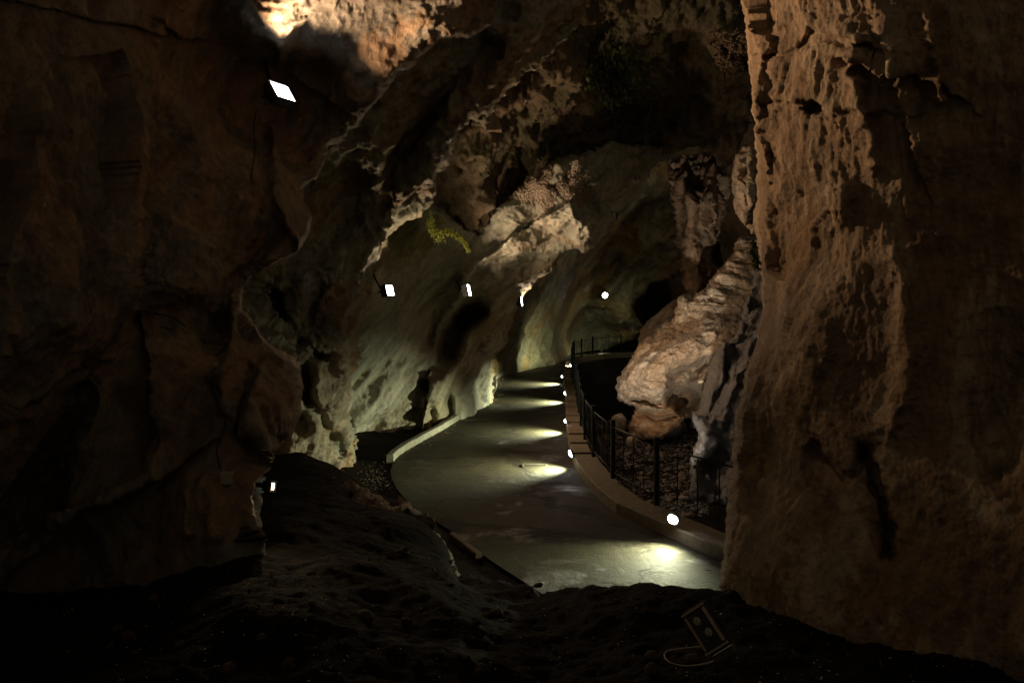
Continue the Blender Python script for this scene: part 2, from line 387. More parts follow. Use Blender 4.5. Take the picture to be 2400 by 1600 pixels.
# ---- lit wall behind the three lamps
e_out = [(700, 400), (980, 440), (1080, 520), (1120, 545), (1180, 470), (1250, 410), (1310, 370), (1390, 350), (1440, 330), (1500, 340), (1560, 340), (1536, 387), (1523, 415), (1485, 425), (1458, 446), (1447, 470), (1430, 480), (1440, 519), (1425, 548), (1400, 572), (1385, 586), (1366, 588), (1343, 578),
         (1320, 598), (1297, 630), (1262, 657), (1236, 683), (1220, 714), (1203, 748), (1188, 787), (1181, 813), (1172, 829), (1160, 835), (1156, 871), (1155, 905), (1152, 950), (1130, 1010), (900, 1070), (700, 1090)]
e_cp = [(700, 400, 19), (700, 1080, 17.5), (830, 1026, 20), (830, 900, 20), (870, 700, 19.5), (905, 640, 20), (960, 520, 21), (914, 998, 20.8), (990, 1000, 21.6), (1067, 980, 23.2), (1120, 955, 25), (1151, 936, 26.5), (1000, 850, 22.6), (950, 760, 21.4),
        (1093, 660, 23.2), (1060, 560, 22.4), (1150, 520, 22.6), (1250, 415, 21.9), (1310, 375, 21.8), (1180, 468, 22.2), (1300, 480, 22.6), (1350, 425, 22.3), (1390, 375, 22.8), (1450, 380, 25), (1540, 370, 27), (1380, 540, 23.), (1300, 560, 23.6), (1210, 560, 23.2), (1217, 690, 26), (1180, 790, 26.6), (1100, 800, 24.6), (1155, 860, 26.6), (1050, 760, 24)]
e_f = [step([(1175, 570), (1130, 600), (1080, 660), (1040, 740), (1020, 800), (1010, 870)], 7, .9, 150), pit(1062, 795, 24, 80, -2.3, .5), pit(1108, 735, 34, 50, -2.0, .6), ridge([(1345, 470), (1245, 565), (1155, 690)], 24, .55),
       ridge([(1290, 455), (1180, 560), (1100, 650)], 14, .15), ridge([(1100, 820), (1060, 880), (1010, 930)], 22, .5), pit(1160, 815, 24, 26, 1.2), pit(1105, 865, 28, 22, .5), pit(1230, 620, 50, 30, -.8, -.5), pit(1260, 545, 40, 25, -.5),
       pit(1370, 530, 50, 50, .8), pit(1385, 480, 34, 24, -.6), ridge([(1345, 500), (1360, 570)], 12, .3), step([(835, 1000), (900, 960), (1000, 880), (1100, 800)], 10, .28, 60), ridge([(835, 985), (880, 930), (920, 860)], 14, .35),
       ridge([(990, 900), (1010, 960), (1020, 1000)], 10, -.45), pit(1055, 960, 12, 40, -.8), pit(1000, 950, 14, 30, .4), ridge([(830, 1000), (930, 985), (1010, 960)], 16, -.25), ridge([(1090, 980), (1085, 930)], 10, .3), ridge([(1150, 880), (1148, 930)], 8, .3),
       ridge([(1120, 560), (1060, 650), (960, 800), (860, 960)], 14, -.18), pit(1480, 400, 40, 22, -.7), ridge([(1400, 430), (1470, 400), (1540, 360)], 14, .4)]
def e_d(p, X, Y):
    up = 1/(1+np.exp(-((X-1180)*.6-(Y-560)*.5)/30.))
    low = 1/(1+np.exp(-(Y-900)/22.))
    h = .15*ridged(aniso(p, AX, 9.), 1.9, 3, .5, 6.)+.07*ridged(aniso(p, AX, 10), .6, 4, .6)+.03*fbm(p, .4, 4, .65)+.022*ridged(aniso(p, AX, 4), .16, 3, .6, 4.)
    h += up*(.22*fbm(p, .8, 4, .6)-.08*worley(p, .3))
    h += low*(.06*ridged(p*np.array([1, 1, .45]), .8, 4, .6))
    return h
rock('lit_rock_wall', e_out, e_cp, M_wall, e_f, e_d, st=2.6, rim=(22, .9), back=3, cat='rock wall', jag=(7, 24),
     moss=((955, 560, 62, 60, .85), (1020, 520, 30, 26, .8), (915, 620, 30, 30, .5)),
     label='grey green rock wall leaning over the road behind the small wall lamps, lit from below')

# ---- dark ceiling over the passage
g_out = [(850, 150), (1050, -320), (2050, -320), (2050, 300), (1760, 290), (1720, 372), (1690, 390), (1660, 350), (1625, 345), (1580, 365), (1536, 392), (1500, 410), (1460, 440), (1400, 520), (1200, 620), (950, 640)]
g_cp = [(900, 200, 21), (1100, -300, 19), (2000, -300, 20), (1300, 100, 21), (1500, 100, 22.5), (1700, 50, 22), (1300, 400, 24.5), (1100, 500, 22.5), (1150, 350, 21), (1500, 350, 28.5), (1720, 320, 27), (1600, 250, 27), (2000, 250, 24)]
g_f = [ridge([(1500, 330), (1400, 250), (1300, 150)], 50, .8), pit(1200, 420, 50, 120, -1.5), pit(1500, 200, 60, 40, .8), pit(1720, 110, 60, 50, 1.3), ridge([(1560, 350), (1640, 290), (1740, 250)], 26, .7), pit(1640, 390, 60, 30, -.6), pit(1330, 220, 80, 60, .9), pit(1620, 120, 70, 60, -.8)]
def g_d(p, X, Y):
    h = .5*fbm(aniso(p, AX, 3), 3., 4)+.28*ridged(p*np.array([1, 1, .3]), .9, 4, .6)+.10*fbm(p, .5, 3, .6)-.12*worley(p, .5)
    return h
rock('cave_ceiling', g_out, g_cp, M_dark, g_f, g_d, st=4, rim=(24, 1.), back=4, jag=(8, 26), kind='structure')

# ---- far wall beyond the bend
h_out = [(1100, 560), (1250, 330), (1650, 330), (1660, 560), (1600, 640), (1561, 660), (1526, 668), (1510, 690), (1494, 700), (1485, 716), (1495, 742), (1504, 760), (1497, 790), (1459, 806), (1421, 818), (1380, 850), (1330, 872), (1100, 940)]
h_cp = [(1100, 560, 38), (1100, 920, 33), (1200, 870, 38), (1240, 864, 40.3), (1328, 848, 44.8), (1300, 700, 43), (1210, 700, 39), (1345, 740, 47), (1380, 800, 52), (1400, 700, 49), (1470, 760, 51), (1500, 600, 50), (1440, 820, 52), (1600, 450, 50), (1350, 400, 46), (1300, 550, 43)]
h_f = [step([(1350, 640), (1345, 740), (1330, 850)], 8, -2.0, 60), ridge([(1325, 850), (1330, 760), (1345, 690)], 16, -1.2), step([(1230, 870), (1255, 760), (1300, 690)], 10, .9, 80), pit(1430, 730, 70, 60, 1.2), ridge([(1400, 690), (1460, 640), (1540, 560)], 22, .9), pit(1440, 775, 60, 14, -.8, -.2),
       ridge([(1350, 790), (1370, 720), (1440, 610), (1520, 480)], 24, -.8), pit(1520, 610, 40, 60, .9)]
def h_d(p, X, Y):
    return .45*fbm(aniso(p, AX, 3), 4., 4)+.14*ridged(aniso(p, AX, 4), 1.6, 4, .6)+.09*fbm(p, .8, 4, .6)
rock('far_rock_wall', h_out, h_cp, M_far, h_f, h_d, st=2.8, rim=(16, 1.6), back=5, cat='rock wall', jag=(6, 22),
     label='ochre and grey rock wall beyond the bend, behind the farthest round lamp')

# black back of the cave
z_out = [(700, -320), (2200, -320), (2200, 1150), (1000, 1150), (700, 900)]
rock('cave_end_wall', z_out, [(700, -300, 70), (2200, -300, 70), (1200, 600, 72), (1700, 700, 60), (2100, 900, 54), (1500, 900, 66), (1000, 1100, 60)], M_stal, (pit(1540, 740, 60, 80, -8),), lambda p, X, Y: 1.2*fbm(p, 5., 5), st=12, kind='structure')

# ---- brown stalactites hanging behind
s_out = [(1560, 370), (1700, 350), (1712, 430), (1700, 500), (1690, 560), (1700, 640), (1690, 700), (1640, 700), (1612, 690), (1600, 640), (1590, 560), (1575, 470)]
rock('stalactite_column', s_out, [(1560, 380, 33), (1700, 380, 32), (1640, 500, 31), (1600, 600, 32), (1680, 600, 31.5), (1650, 700, 32)], M_stal,
     (ridge([(1600, 420), (1625, 500), (1632, 600), (1640, 690)], 14, 1.1), ridge([(1665, 400), (1668, 500), (1660, 560)], 12, 1.), pit(1620, 590, 22, 40, 1.2), pit(1590, 540, 14, 60, -1.), pit(1680, 590, 20, 34, -2.5), pit(1630, 470, 45, 25, .8)),
     lambda p, X, Y: .35*ridged(p*np.array([1, 1, .25]), .7, 4, .6)+.3*fbm(p, 1.2, 4, .6), st=2.6, rim=(14, 1.2), back=2, jag=(7, 20), cat='rock column',
     label='brown fluted stalactite column hanging behind the top of the cream flowstone')
j_out = [(1722, 360), (1745, 340), (1830, 330), (1830, 560), (1762, 548), (1740, 520), (1724, 500), (1716, 450), (1716, 400)]
rock('hanging_drapery', j_out, [(1720, 400, 22), (1830, 340, 21), (1760, 450, 20.6), (1740, 520, 21.3), (1830, 550, 21)], M_flow,
     (ridge([(1735, 380), (1732, 470), (1750, 520)], 8, .3), ridge([(1760, 350), (1755, 500)], 8, .3), step([(1716, 488), (1740, 496), (1765, 500)], 5, -.4, 40)),
     lambda p, X, Y: .16*ridged(p*np.array([1, 1, .2]), .45, 4, .6)+.08*fbm(p, .5, 4, .6), st=2.2, rim=(14, .8), back=1.5, jag=(4, 16), cat='rock',
     label='small striped stone drapery hanging against the edge of the big right pillar')

# ---- flowstone
kb_out = [(1495, 800), (1500, 770), (1530, 740), (1560, 715), (1600, 690), (1660, 660), (1680, 900), (1500, 900)]
rock('rear_flowstone', kb_out, [(1500, 780, 31), (1600, 690, 32), (1600, 850, 29), (1660, 700, 32)], M_flow, (ridge([(1530, 800), (1580, 730)], 14, .5),),
     lambda p, X, Y: .2*fbm(p, 1.2, 4), st=3, rim=(16, 1.2), jag=(4, 20), label='sandy sloping flowstone just behind the lit cream flowstone mound', cat='rock')
k_out = [(1830, 540), (1765, 552), (1730, 556), (1716, 590), (1689, 628), (1676, 642), (1650, 680), (1622, 690), (1594, 693), (1588, 704), (1581, 738), (1545, 770), (1533, 788), (1517, 789), (1504, 805), (1485, 824), (1469, 856), (1450, 885), (1443, 907), (1446, 933), (1463, 947), (1485, 954), (1496, 970),
         (1526, 974), (1566, 974), (1600, 985), (1680, 985), (1830, 980)]
k_cp = [(1830, 540, 28), (1740, 570, 28), (1690, 650, 26.8), (1620, 700, 26.2), (1590, 760, 25.8), (1540, 800, 25.2), (1490, 850, 25), (1450, 900, 25.2), (1480, 950, 25.4), (1530, 900, 24.2), (1600, 820, 24.2), (1680, 750, 25), (1760, 680, 26.2), (1700, 850, 23.8), (1620, 960, 26), (1560, 970, 25.2), (1800, 900, 24)]
k_f = [pit(1604, 925, 38, 46, -3.2), ridge([(1580, 880), (1610, 866), (1650, 850)], 11, -1.1), pit(1628, 896, 34, 14, 1.3, -.3), pit(1500, 935, 26, 7, -.9, .1), pit(1540, 948, 26, 7, -.9, .1), ridge([(1562, 890), (1560, 950)], 7, .4), pit(1530, 860, 50, 40, .35), pit(1520, 955, 20, 10, .5), pit(1600, 815, 70, 24, .3, -.5), ridge([(1600, 700), (1590, 740)], 14, .4)]
def k_d(p, X, Y):
    up = 1/(1+np.exp((Y-775)/26.)); wz = p[..., 2]+.10*fbm(p, 1.2, 3)+.05*p[..., 0]
    t = np.mod(wz/.46, 1.); t2 = np.mod(wz/.19+.3, 1.)
    ter = np.where(t < .9, t/.9, (1-t)/.1)-.5; ter2 = np.where(t2 < .85, t2/.85, (1-t2)/.15)-.5
    amp = np.clip(.6+fbm(p, 1.0, 3, off=8.)*1.8, 0, 1.5)
    h = up*(.30*ter+.09*ter2)*amp+.12*fbm(p*np.array([1, 1, 1.5]), 1.5, 4)+.03*fbm(p, .3, 4, .6)
    h += (1-up)*(-.14*np.clip(.45-worley(p*np.array([1, 1, 1.4]), .42), 0, 1)+.10*ridged(aniso(p, (1, 0, .6), 2), .6, 5, .6))
    h += up*.03*ridged(p*np.array([1, 1, .3]), .2, 3)
    return h
rock('flowstone_mound', k_out, k_cp, M_flow, k_f, k_d, st=1.9, rim=(22, 1.0), back=2.5, jag=(5, 18), warp=(6, 50), cat='rock',
     label='big cream terraced flowstone mound, brightly lit, bulging over the river bed')
m_out = [(1500, 940), (1486, 960), (1480, 985), (1470, 1008), (1490, 1030), (1550, 1030), (1590, 1000), (1604, 978), (1588, 968), (1575, 945)]
rock('orange_rock_base', m_out, [(1500, 950, 25.6), (1470, 1008, 26.2), (1540, 1015, 25), (1600, 975, 25.4), (1575, 950, 25.6)], M_org, (ridge([(1500, 975), (1540, 984), (1580, 980)], 5, -.4), ridge([(1480, 995), (1540, 1000)], 10, .2)),
     lambda p, X, Y: .12*fbm(p*np.array([1, 1, 1.6]), .7, 5, .6), st=2, rim=(12, .5), back=1.2, jag=(4, 14), cat='rock', label='orange layered rock under the lip of the lit flowstone mound')
cv_out = [(1540, 900), (1700, 860), (1720, 1060), (1560, 1040), (1560, 1000)]
rock('cavity_wall', cv_out, [(1540, 900, 29), (1700, 900, 29), (1720, 1060, 28), (1560, 1040, 29), (1630, 980, 30)], M_stal, (), lambda p, X, Y: .3*ridged(p*np.array([1, 1, .3]), .9, 4), st=4, cat='rock', label='dark fluted rock at the back of the cavity under the white lump')
l_out = [(1784, 612), (1770, 640), (1765, 655), (1756, 690), (1742, 716), (1735, 754), (1722, 790), (1698, 802), (1679, 821), (1667, 843), (1660, 872), (1651, 907), (1643, 939), (1636, 961), (1622, 966), (1620, 982), (1636, 1005), (1634, 1030), (1624, 1055), (1618, 1090), (1616, 1150), (1640, 1220), (1900, 1250), (1900, 600)]
l_cp = [(1784, 612, 20.5), (1760, 700, 19.8), (1730, 790, 19), (1670, 850, 18.8), (1650, 930, 18.6), (1625, 975, 18.8), (1700, 950, 17.6), (1640, 1060, 18.6), (1620, 1140, 18.4), (1750, 1100, 17), (1880, 650, 18), (1900, 1200, 16), (1700, 1200, 18.4), (1780, 850, 17.6)]
l_f = [ridge([(1700, 800), (1680, 880), (1655, 960)], 13, .45), ridge([(1755, 700), (1725, 800), (1700, 900), (1670, 1000), (1645, 1060)], 10, .35), ridge([(1725, 810), (1700, 870), (1690, 940)], 9, -.35), pit(1630, 975, 12, 10, .5), pit(1680, 1080, 50, 60, -1.8), ridge([(1760, 800), (1720, 900), (1690, 1000)], 12, .3), ridge([(1770, 640), (1755, 720)], 8, .3)]
lax = P(1755, 690, 19.5)-P(1650, 1000, 18.5)
rock('grey_flowstone_curtain', l_out, l_cp, M_gflow, l_f, lambda p, X, Y: .13*ridged(aniso(p, lax, 5), .55, 4, .55)+.05*fbm(p, .3, 3)+.1*fbm(p, 1.3, 3), st=2.2, rim=(16, .7), back=2.5, jag=(4, 16), cat='rock',
     label='wet grey flowstone curtain running down between the cream mound and the dark right pillar')

# ---- near right pillar
a_out = [(1736, -300), (1737, 0), (1747, 60), (1753, 130), (1762, 200), (1768, 290), (1774, 380), (1772, 470), (1768, 530), (1776, 590), (1784, 650), (1787, 710), (1780, 765), (1757, 840), (1738, 920), (1724, 980), (1718, 1060), (1716, 1110), (1706, 1140), (1708, 1165), (1700, 1220), (1696, 1300), (1690, 1370), (1700, 1470), (1760, 1750), (2750, 1750), (2750, -300)]
a_cp = [(1736, -300, 7.2), (1750, 100, 7.1), (1774, 450, 7.05), (1784, 700, 6.9), (1720, 1050, 6.6), (1700, 1350, 6.2), (1850, 0, 6.45), (1860, 400, 6.4), (1870, 700, 6.2), (1850, 1000, 5.95), (1830, 1300, 5.6), (2000, 100, 5.85), (2030, 500, 5.8), (2040, 900, 5.6), (2000, 1250, 5.3), (2200, 200, 5.55), (2250, 600, 5.45), (2250, 1000, 5.2),
        (2200, 1400, 4.8), (2400, 0, 5.35), (2400, 700, 5.15), (2400, 1300, 4.6), (2750, 700, 4.7), (2750, -300, 4.9), (2750, 1700, 3.8), (1760, 1700, 5.2), (2050, -300, 5.9)]
a_f = [ridge([(1800, 40), (1812, 250), (1822, 430)], 12, -.06), ridge([(1775, 60), (1785, 250), (1790, 450), (1800, 620)], 16, .07),
       step([(1830, 130), (1880, 108), (1930, 100), (1985, 110)], 5, -.10, 60), step([(1800, 128), (1850, 118), (1890, 70), (1950, 85), (2000, 100)], 6, .15, 60),
       step([(1830, 240), (1880, 232), (1920, 222), (1960, 260), (2010, 262)], 5, .10, 70), pit(1910, 250, 24, 22, -.25), ridge([(2005, 100), (2010, 230), (2040, 330), (2050, 380)], 14, .15),
       step([(2060, 60), (2100, 160), (2120, 260), (2140, 330)], 9, .14, 90), ridge([(2160, 40), (2190, 160), (2210, 240)], 12, .15), step([(1990, 140), (2080, 180), (2150, 165), (2200, 200)], 6, .2, 60),
       pit(1945, 480, 50, 60, .18), pit(1880, 830, 60, 120, .15), pit(1920, 1120, 30, 80, -.16, -.4), step([(1800, 900), (1830, 700), (1880, 580)], 10, -.14, 100),
       ridge([(2030, 1060), (2060, 1150), (2080, 1290)], 20, -.2), ridge([(2100, 600), (2130, 850), (2090, 1000)], 26, .15), pit(1760, 1110, 26, 40, -.15), pit(1740, 1230, 34, 110, .12), pit(2330, 900, 60, 180, -.2), ridge([(1900, 1050), (1990, 1130), (2030, 1060)], 12, -.15)]
def a_d(p, X, Y):
    up = 1/(1+np.exp((Y-330)/60.)); fl = p*np.array([1, 1, .22])
    wz = p[..., 2]+.18*fbm(p, .7, 3)
    t = np.mod(wz/.62, 1.); hem = np.where(t > .12, 1-(t-.12)/.88, t/.12)      # drapes: full at the hem, cut back below it
    h = .10*fbm(p, 1.1, 4)+(.012+.010*up)*ridged(fl, .10, 4, .6, 3.)+(.006+.024*up)*(hem-.5)+.012*fbm(p, .10, 4, .65)
    m = np.clip(fbm(p, .8, 3, off=2.)*2.2+.3*(1-up), 0, 1)
    h -= m*.028*np.clip(.5-worley(p*np.array([1, 1, .6])+.05*fbm(p, .1, 2)[..., None], .10), 0, 1)
    h += .025*fbm(p*np.array([1, 1, .6]), .4, 4, .6, 7.)*(1-up*.5)
    edge = np.exp(-((X-1790)/34.)**2)
    h += edge*.003*np.sin(p[..., 2]*42+7*fbm(p, .3, 3))
    return h
rock('rock_pillar', a_out, a_cp, M_pil, a_f, a_d, st=2.9, rim=(34, .5), back=1.6, jag=(6, 34), warp=(14, 70), cat='rock pillar',
     label='huge sandy brown dripstone pillar filling the right side, palest at its top')

# ------------------------------------------------------------------ ground
RE = [(1760, 1345), (1690, 1315), (1609, 1280), (1539, 1247), (1450, 1208), (1390, 1155), (1350, 1100), (1335, 1060), (1327, 1000), (1325, 935), (1320, 900), (1325, 870), (1336, 852)]
LE = [(1300, 1420), (1260, 1386), (1155, 1318), (1060, 1248), (960, 1180), (918, 1120), (925, 1080), (962, 1052), (1040, 1008), (1100, 970), (1140, 945), (1158, 925), (1166, 903), (1166, 889)]
def spline(pts, n):
    pts = np.asarray(pts, float); d = np.concatenate([[0], np.cumsum(np.linalg.norm(np.diff(pts, axis=0), axis=1))])
    t = np.linspace(0, d[-1], n); m = np.zeros_like(pts)
    for i in range(len(pts)):
        a = max(i-1, 0); b = min(i+1, len(pts)-1); m[i] = (pts[b]-pts[a])/(d[b]-d[a])
    out = []
    for tt in t:
        i = min(np.searchsorted(d, tt, side='right')-1, len(pts)-2); h = d[i+1]-d[i]; s = (tt-d[i])/h
        out.append((2*s**3-3*s**2+1)*pts[i]+(s**3-2*s**2+s)*h*m[i]+(-2*s**3+3*s**2)*pts[i+1]+(s**3-s**2)*h*m[i+1])
    return np.array(out)
re_w = np.array([G(*p)[:2] for p in RE]); le_w = np.array([G(*p)[:2] for p in LE])
re_w = np.vstack([[[3.6, 6.5]], re_w, [[5.2, 47.2], [9., 49.5], [14, 52]]]); le_w = np.vstack([[[.5, 6.0]], le_w, [[.3, 39.2], [1.6, 42.5], [3.6, 46.2], [7.2, 49.8], [13, 54]]])
re_s = spline(re_w, 260); le_s = spline(le_w, 260)

def in_road(x, y, grow=0.):
    poly = [tuple(p) for p in re_s[::4]]+[tuple(p) for p in le_s[::-4]]
    return polysdf(x, y, poly)+grow
# mound the camera stands on: ridge line seen against the road
RD = np.array([(-600, 1330, 7), (300, 1260, 9), (560, 1130, 11), (625, 1072, 12.5), (700, 1058, 12.8), (780, 1085, 12.4), (870, 1150, 12), (960, 1190, 11.2), (1010, 1215, 10.7), (1045, 1262, 10), (1072, 1345, 9.1), (1155, 1358, 8.2), (1210, 1378, 7.6), (1290, 1384, 7.), (1400, 1370, 6.6), (1500, 1368, 6.4), (1560, 1384, 6.2), (1650, 1392, 6.1), (1720, 1385, 6.0), (1900, 1380, 6.2), (3200, 1330, 6.5)], float)
def ground_z(x, y):
    u = CX+x/np.maximum(y, .8)*F
    u = np.clip(u, -600, 3200)
    Yr = np.interp(u, RD[:, 0], RD[:, 2]); pr = np.interp(u, RD[:, 0], RD[:, 1]); zr = CAMZ-(pr-HZ)/F*Yr
    t = np.clip(y/Yr, 0, 1); p = np.stack([x, y, 0*x], -1)
    ug = np.arange(-600, 3201, 20.); Yg = np.interp(ug, RD[:, 0], RD[:, 2]); zg = CAMZ-(np.interp(ug, RD[:, 0], RD[:, 1])-HZ)/F*Yg
    ker = np.exp(-(np.arange(-30, 31)/13.)**2); ker /= ker.sum()
    Ys = np.interp(u, ug, np.convolve(np.pad(Yg, 30, 'edge'), ker, 'valid')); zs = np.interp(u, ug, np.convolve(np.pad(zg, 30, 'edge'), ker, 'valid'))
    body = lambda yq: 1.85+(zs-1.85)*(np.maximum(yq, 0)/Ys)**1.2
    st_ = np.clip((t-.7)/.3, 0, 1); zm = body(y)+(zr-body(Yr))*st_*st_*(3-2*st_)
    fallz = zr-(y-Yr)*1.1-.15*(y-Yr)**2*0
    # low floor: road level, bank on the left, river bed on the right
    sd = polysdf(x, y, [tuple(q) for q in re_s[::6]]+[(60, 60), (60, -5)]) # right of the parapet
    bed = -1.25+.25*np.clip((y-18)/12, 0, 1)
    low = np.where(sd > .55, np.maximum(bed, -.1-(sd-.55)*1.3), -.03)
    low = low+np.where(sd > .8, .10*fbm(p, 1.7, 3), 0)
    rs = in_road(x, y)
    low = np.where(rs < -.25, low+np.clip(-rs-.25, 0, 1.5)*np.where(sd > 0, 0, .08)+.03*fbm(p, .6, 3)*np.clip(-rs-.25, 0, 1), low)
    z = np.where(y <= Yr, zm, np.maximum(low, fallz))
    wmound = np.clip((z-low)/.4, 0, 1)
    z = z+wmound*.022*ridged(p, .35, 5, .65, 5.)*np.clip(y/3, .3, 1)
    z = z+wmound*(.05*fbm(p, .9, 5, .6)*np.clip(y/4, .2, 1)+.22*fbm(p, 2.3, 3)*np.clip((Yr-y)/3, 0, 1)*np.clip(y/3, 0, 1))
    return z
uu = np.linspace(-2.0, 2.4, 620); yy = np.concatenate([np.linspace(-3, 1.4, 20)[:-1], np.geomspace(1.4, 75, 620)])
U, YY = np.meshgrid(uu, yy); XX = U*np.maximum(YY, 3.)
ZZ = ground_z(XX, YY)
def gz(x, y):                                        # quick height look-up in the ground grid
    j = float(np.interp(y, yy, np.arange(len(yy)))); i = float(np.interp(x/max(y, 3.), uu, np.arange(len(uu))))
    j0 = min(int(j), len(yy)-2); i0 = min(int(i), len(uu)-2); a, b = j-j0, i-i0
    return float(ZZ[j0, i0]*(1-a)*(1-b)+ZZ[j0+1, i0]*a*(1-b)+ZZ[j0, i0+1]*(1-a)*b+ZZ[j0+1, i0+1]*a*b)
def gridmesh(name, X, Y, Z, mat):
    h, w = X.shape; V = np.stack([X, Y, Z], -1).reshape(-1, 3); i = np.arange(h*w).reshape(h, w)
    Q = np.stack([i[:-1, :-1], i[:-1, 1:], i[1:, 1:], i[1:, :-1]], -1).reshape(-1, 4)
    return link(name, V, Q, mat, loc=(0, 0, 0))
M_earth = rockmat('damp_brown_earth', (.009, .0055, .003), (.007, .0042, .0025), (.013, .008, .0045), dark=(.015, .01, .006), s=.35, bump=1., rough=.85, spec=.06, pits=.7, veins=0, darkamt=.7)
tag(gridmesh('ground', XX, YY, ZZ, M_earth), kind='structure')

# road: damp worn concrete with cracks, patches and wet sheen
def roadmat():
    m, nt, b = newmat('worn_wet_road'); N = nt.nodes.new; L = nt.links.new
    tc = N('ShaderNodeTexCoord'); vec = tc.outputs['Object']
    def noise(sc, det=8, dist=0., rg=.6):
        n = N('ShaderNodeTexNoise'); n.inputs['Scale'].default_value = sc; n.inputs['Detail'].default_value = min(det, 5); n.inputs['Distortion'].default_value = dist; n.inputs['Roughness'].default_value = rg
        L(vec, n.inputs['Vector']); return n.outputs['Fac']
    def rng_(f, a, c, lo=0., hi=1.):
        r = N('ShaderNodeMapRange'); r.inputs['From Min'].default_value = a; r.inputs['From Max'].default_value = c; r.inputs['To Min'].default_value = lo; r.inputs['To Max'].default_value = hi
        L(f, r.inputs['Value']); return r.outputs['Result']
    def mul(a, c, op='MULTIPLY'):
        x = N('ShaderNodeMath'); x.operation = op
        for i, v in enumerate((a, c)):
            if isinstance(v, (int, float)): x.inputs[i].default_value = v
            else: L(v, x.inputs[i])
        return x.outputs[0]
    def mix(f, a, c):
        x = N('ShaderNodeMix'); x.data_type = 'RGBA'; L(f, x.inputs['Factor'])
        for val, inp in ((a, x.inputs[6]), (c, x.inputs[7])):
            if isinstance(val, tuple): inp.default_value = (*val, 1)
            else: L(val, inp)
        return x.outputs[2]
    big = noise(.5, 8, .5); fine = noise(34, 6, 0, .8); mid = noise(5, 10, .4)
    c = mix(rng_(big, .4, .6), (.060, .053, .027), (.038, .033, .017))
    c = mix(rng_(mid, .50, .68), c, (.030, .026, .016)); c = mix(mul(rng_(noise(1.7, 8, 1.2), .5, .58), .55), c, (.045, .034, .018)); c = mix(rng_(noise(14, 5, 0, .7), .60, .72), c, (.012, .010, .006))
    c = mix(rng_(fine, .35, .7), mix(rng_(mid, 0, 1), (.024, .022, .015), (.045, .042, .028)), c)
    vo = N('ShaderNodeTexVoronoi'); vo.feature = 'DISTANCE_TO_EDGE'; vo.inputs['Scale'].default_value = .33
    nz = N('ShaderNodeTexNoise'); nz.inputs['Scale'].default_value = 1.6; nz.inputs['Detail'].default_value = 9; nz.inputs['Roughness'].default_value = .7; L(vec, nz.inputs['Vector'])
    va = N('ShaderNodeVectorMath'); va.operation = 'MULTIPLY_ADD'; va.inputs[1].default_value = (1.3, 1.3, 1.3); L(nz.outputs['Color'], va.inputs[0]); L(vec, va.inputs[2]); L(va.outputs[0], vo.inputs['Vector'])
    crack = rng_(vo.outputs['Distance'], .0, .035); crack = mul(crack, rng_(noise(.6, 4), .40, .50, 1, 0), 'MAXIMUM')
    c = mix(crack, (.02, .015, .01), c)
    wet = rng_(noise(.8, 6, .3), .56, .66)
    c = mix(mul(wet, .75), c, (.018, .016, .011))
    L(c, b.inputs['Base Color'])
    L(mul(rng_(wet, 0, 1, .62, .26), mul(fine, .15), 'ADD'), b.inputs['Roughness'])
    L(rng_(wet, 0, 1, .14, .5), b.inputs['Specular IOR Level'])
    h = mul(mul(fine, .5), mul(mid, .6), 'ADD'); h = mul(h, mul(crack, .8), 'ADD')
    bp = N('ShaderNodeBump'); bp.inputs['Strength'].default_value = 1.; bp.inputs['Distance'].default_value = .05; L(h, bp.inputs['Height']); L(bp.outputs['Normal'], b.inputs['Normal'])
    return m
T = np.linspace(0, 1, 60)[None, :]; RX = le_s[:, None, 0]*(1-T)+re_s[:, None, 0]*T; RY = le_s[:, None, 1]*(1-T)+re_s[:, None, 1]*T
# finer along the road
def refine(A, k): 
    n = A.shape[0]; t = np.linspace(0, n-1, n*k); i = np.minimum(t.astype(int), n-2); f = (t-i)[:, None]; return A[i]*(1-f)+A[i+1]*f
RX = refine(RX, 4); RY = refine(RY, 4); pr = np.stack([RX, RY, 0*RX], -1)
edge = np.minimum(T, 1-T)
RZ = .012+.016*fbm(pr, 1.4, 5, .55)*np.clip(edge*8, 0, 1)+.02*np.clip(1-edge*12, 0, 1)*0
tag(gridmesh('road', RX, RY, RZ, roadmat()), kind='structure')

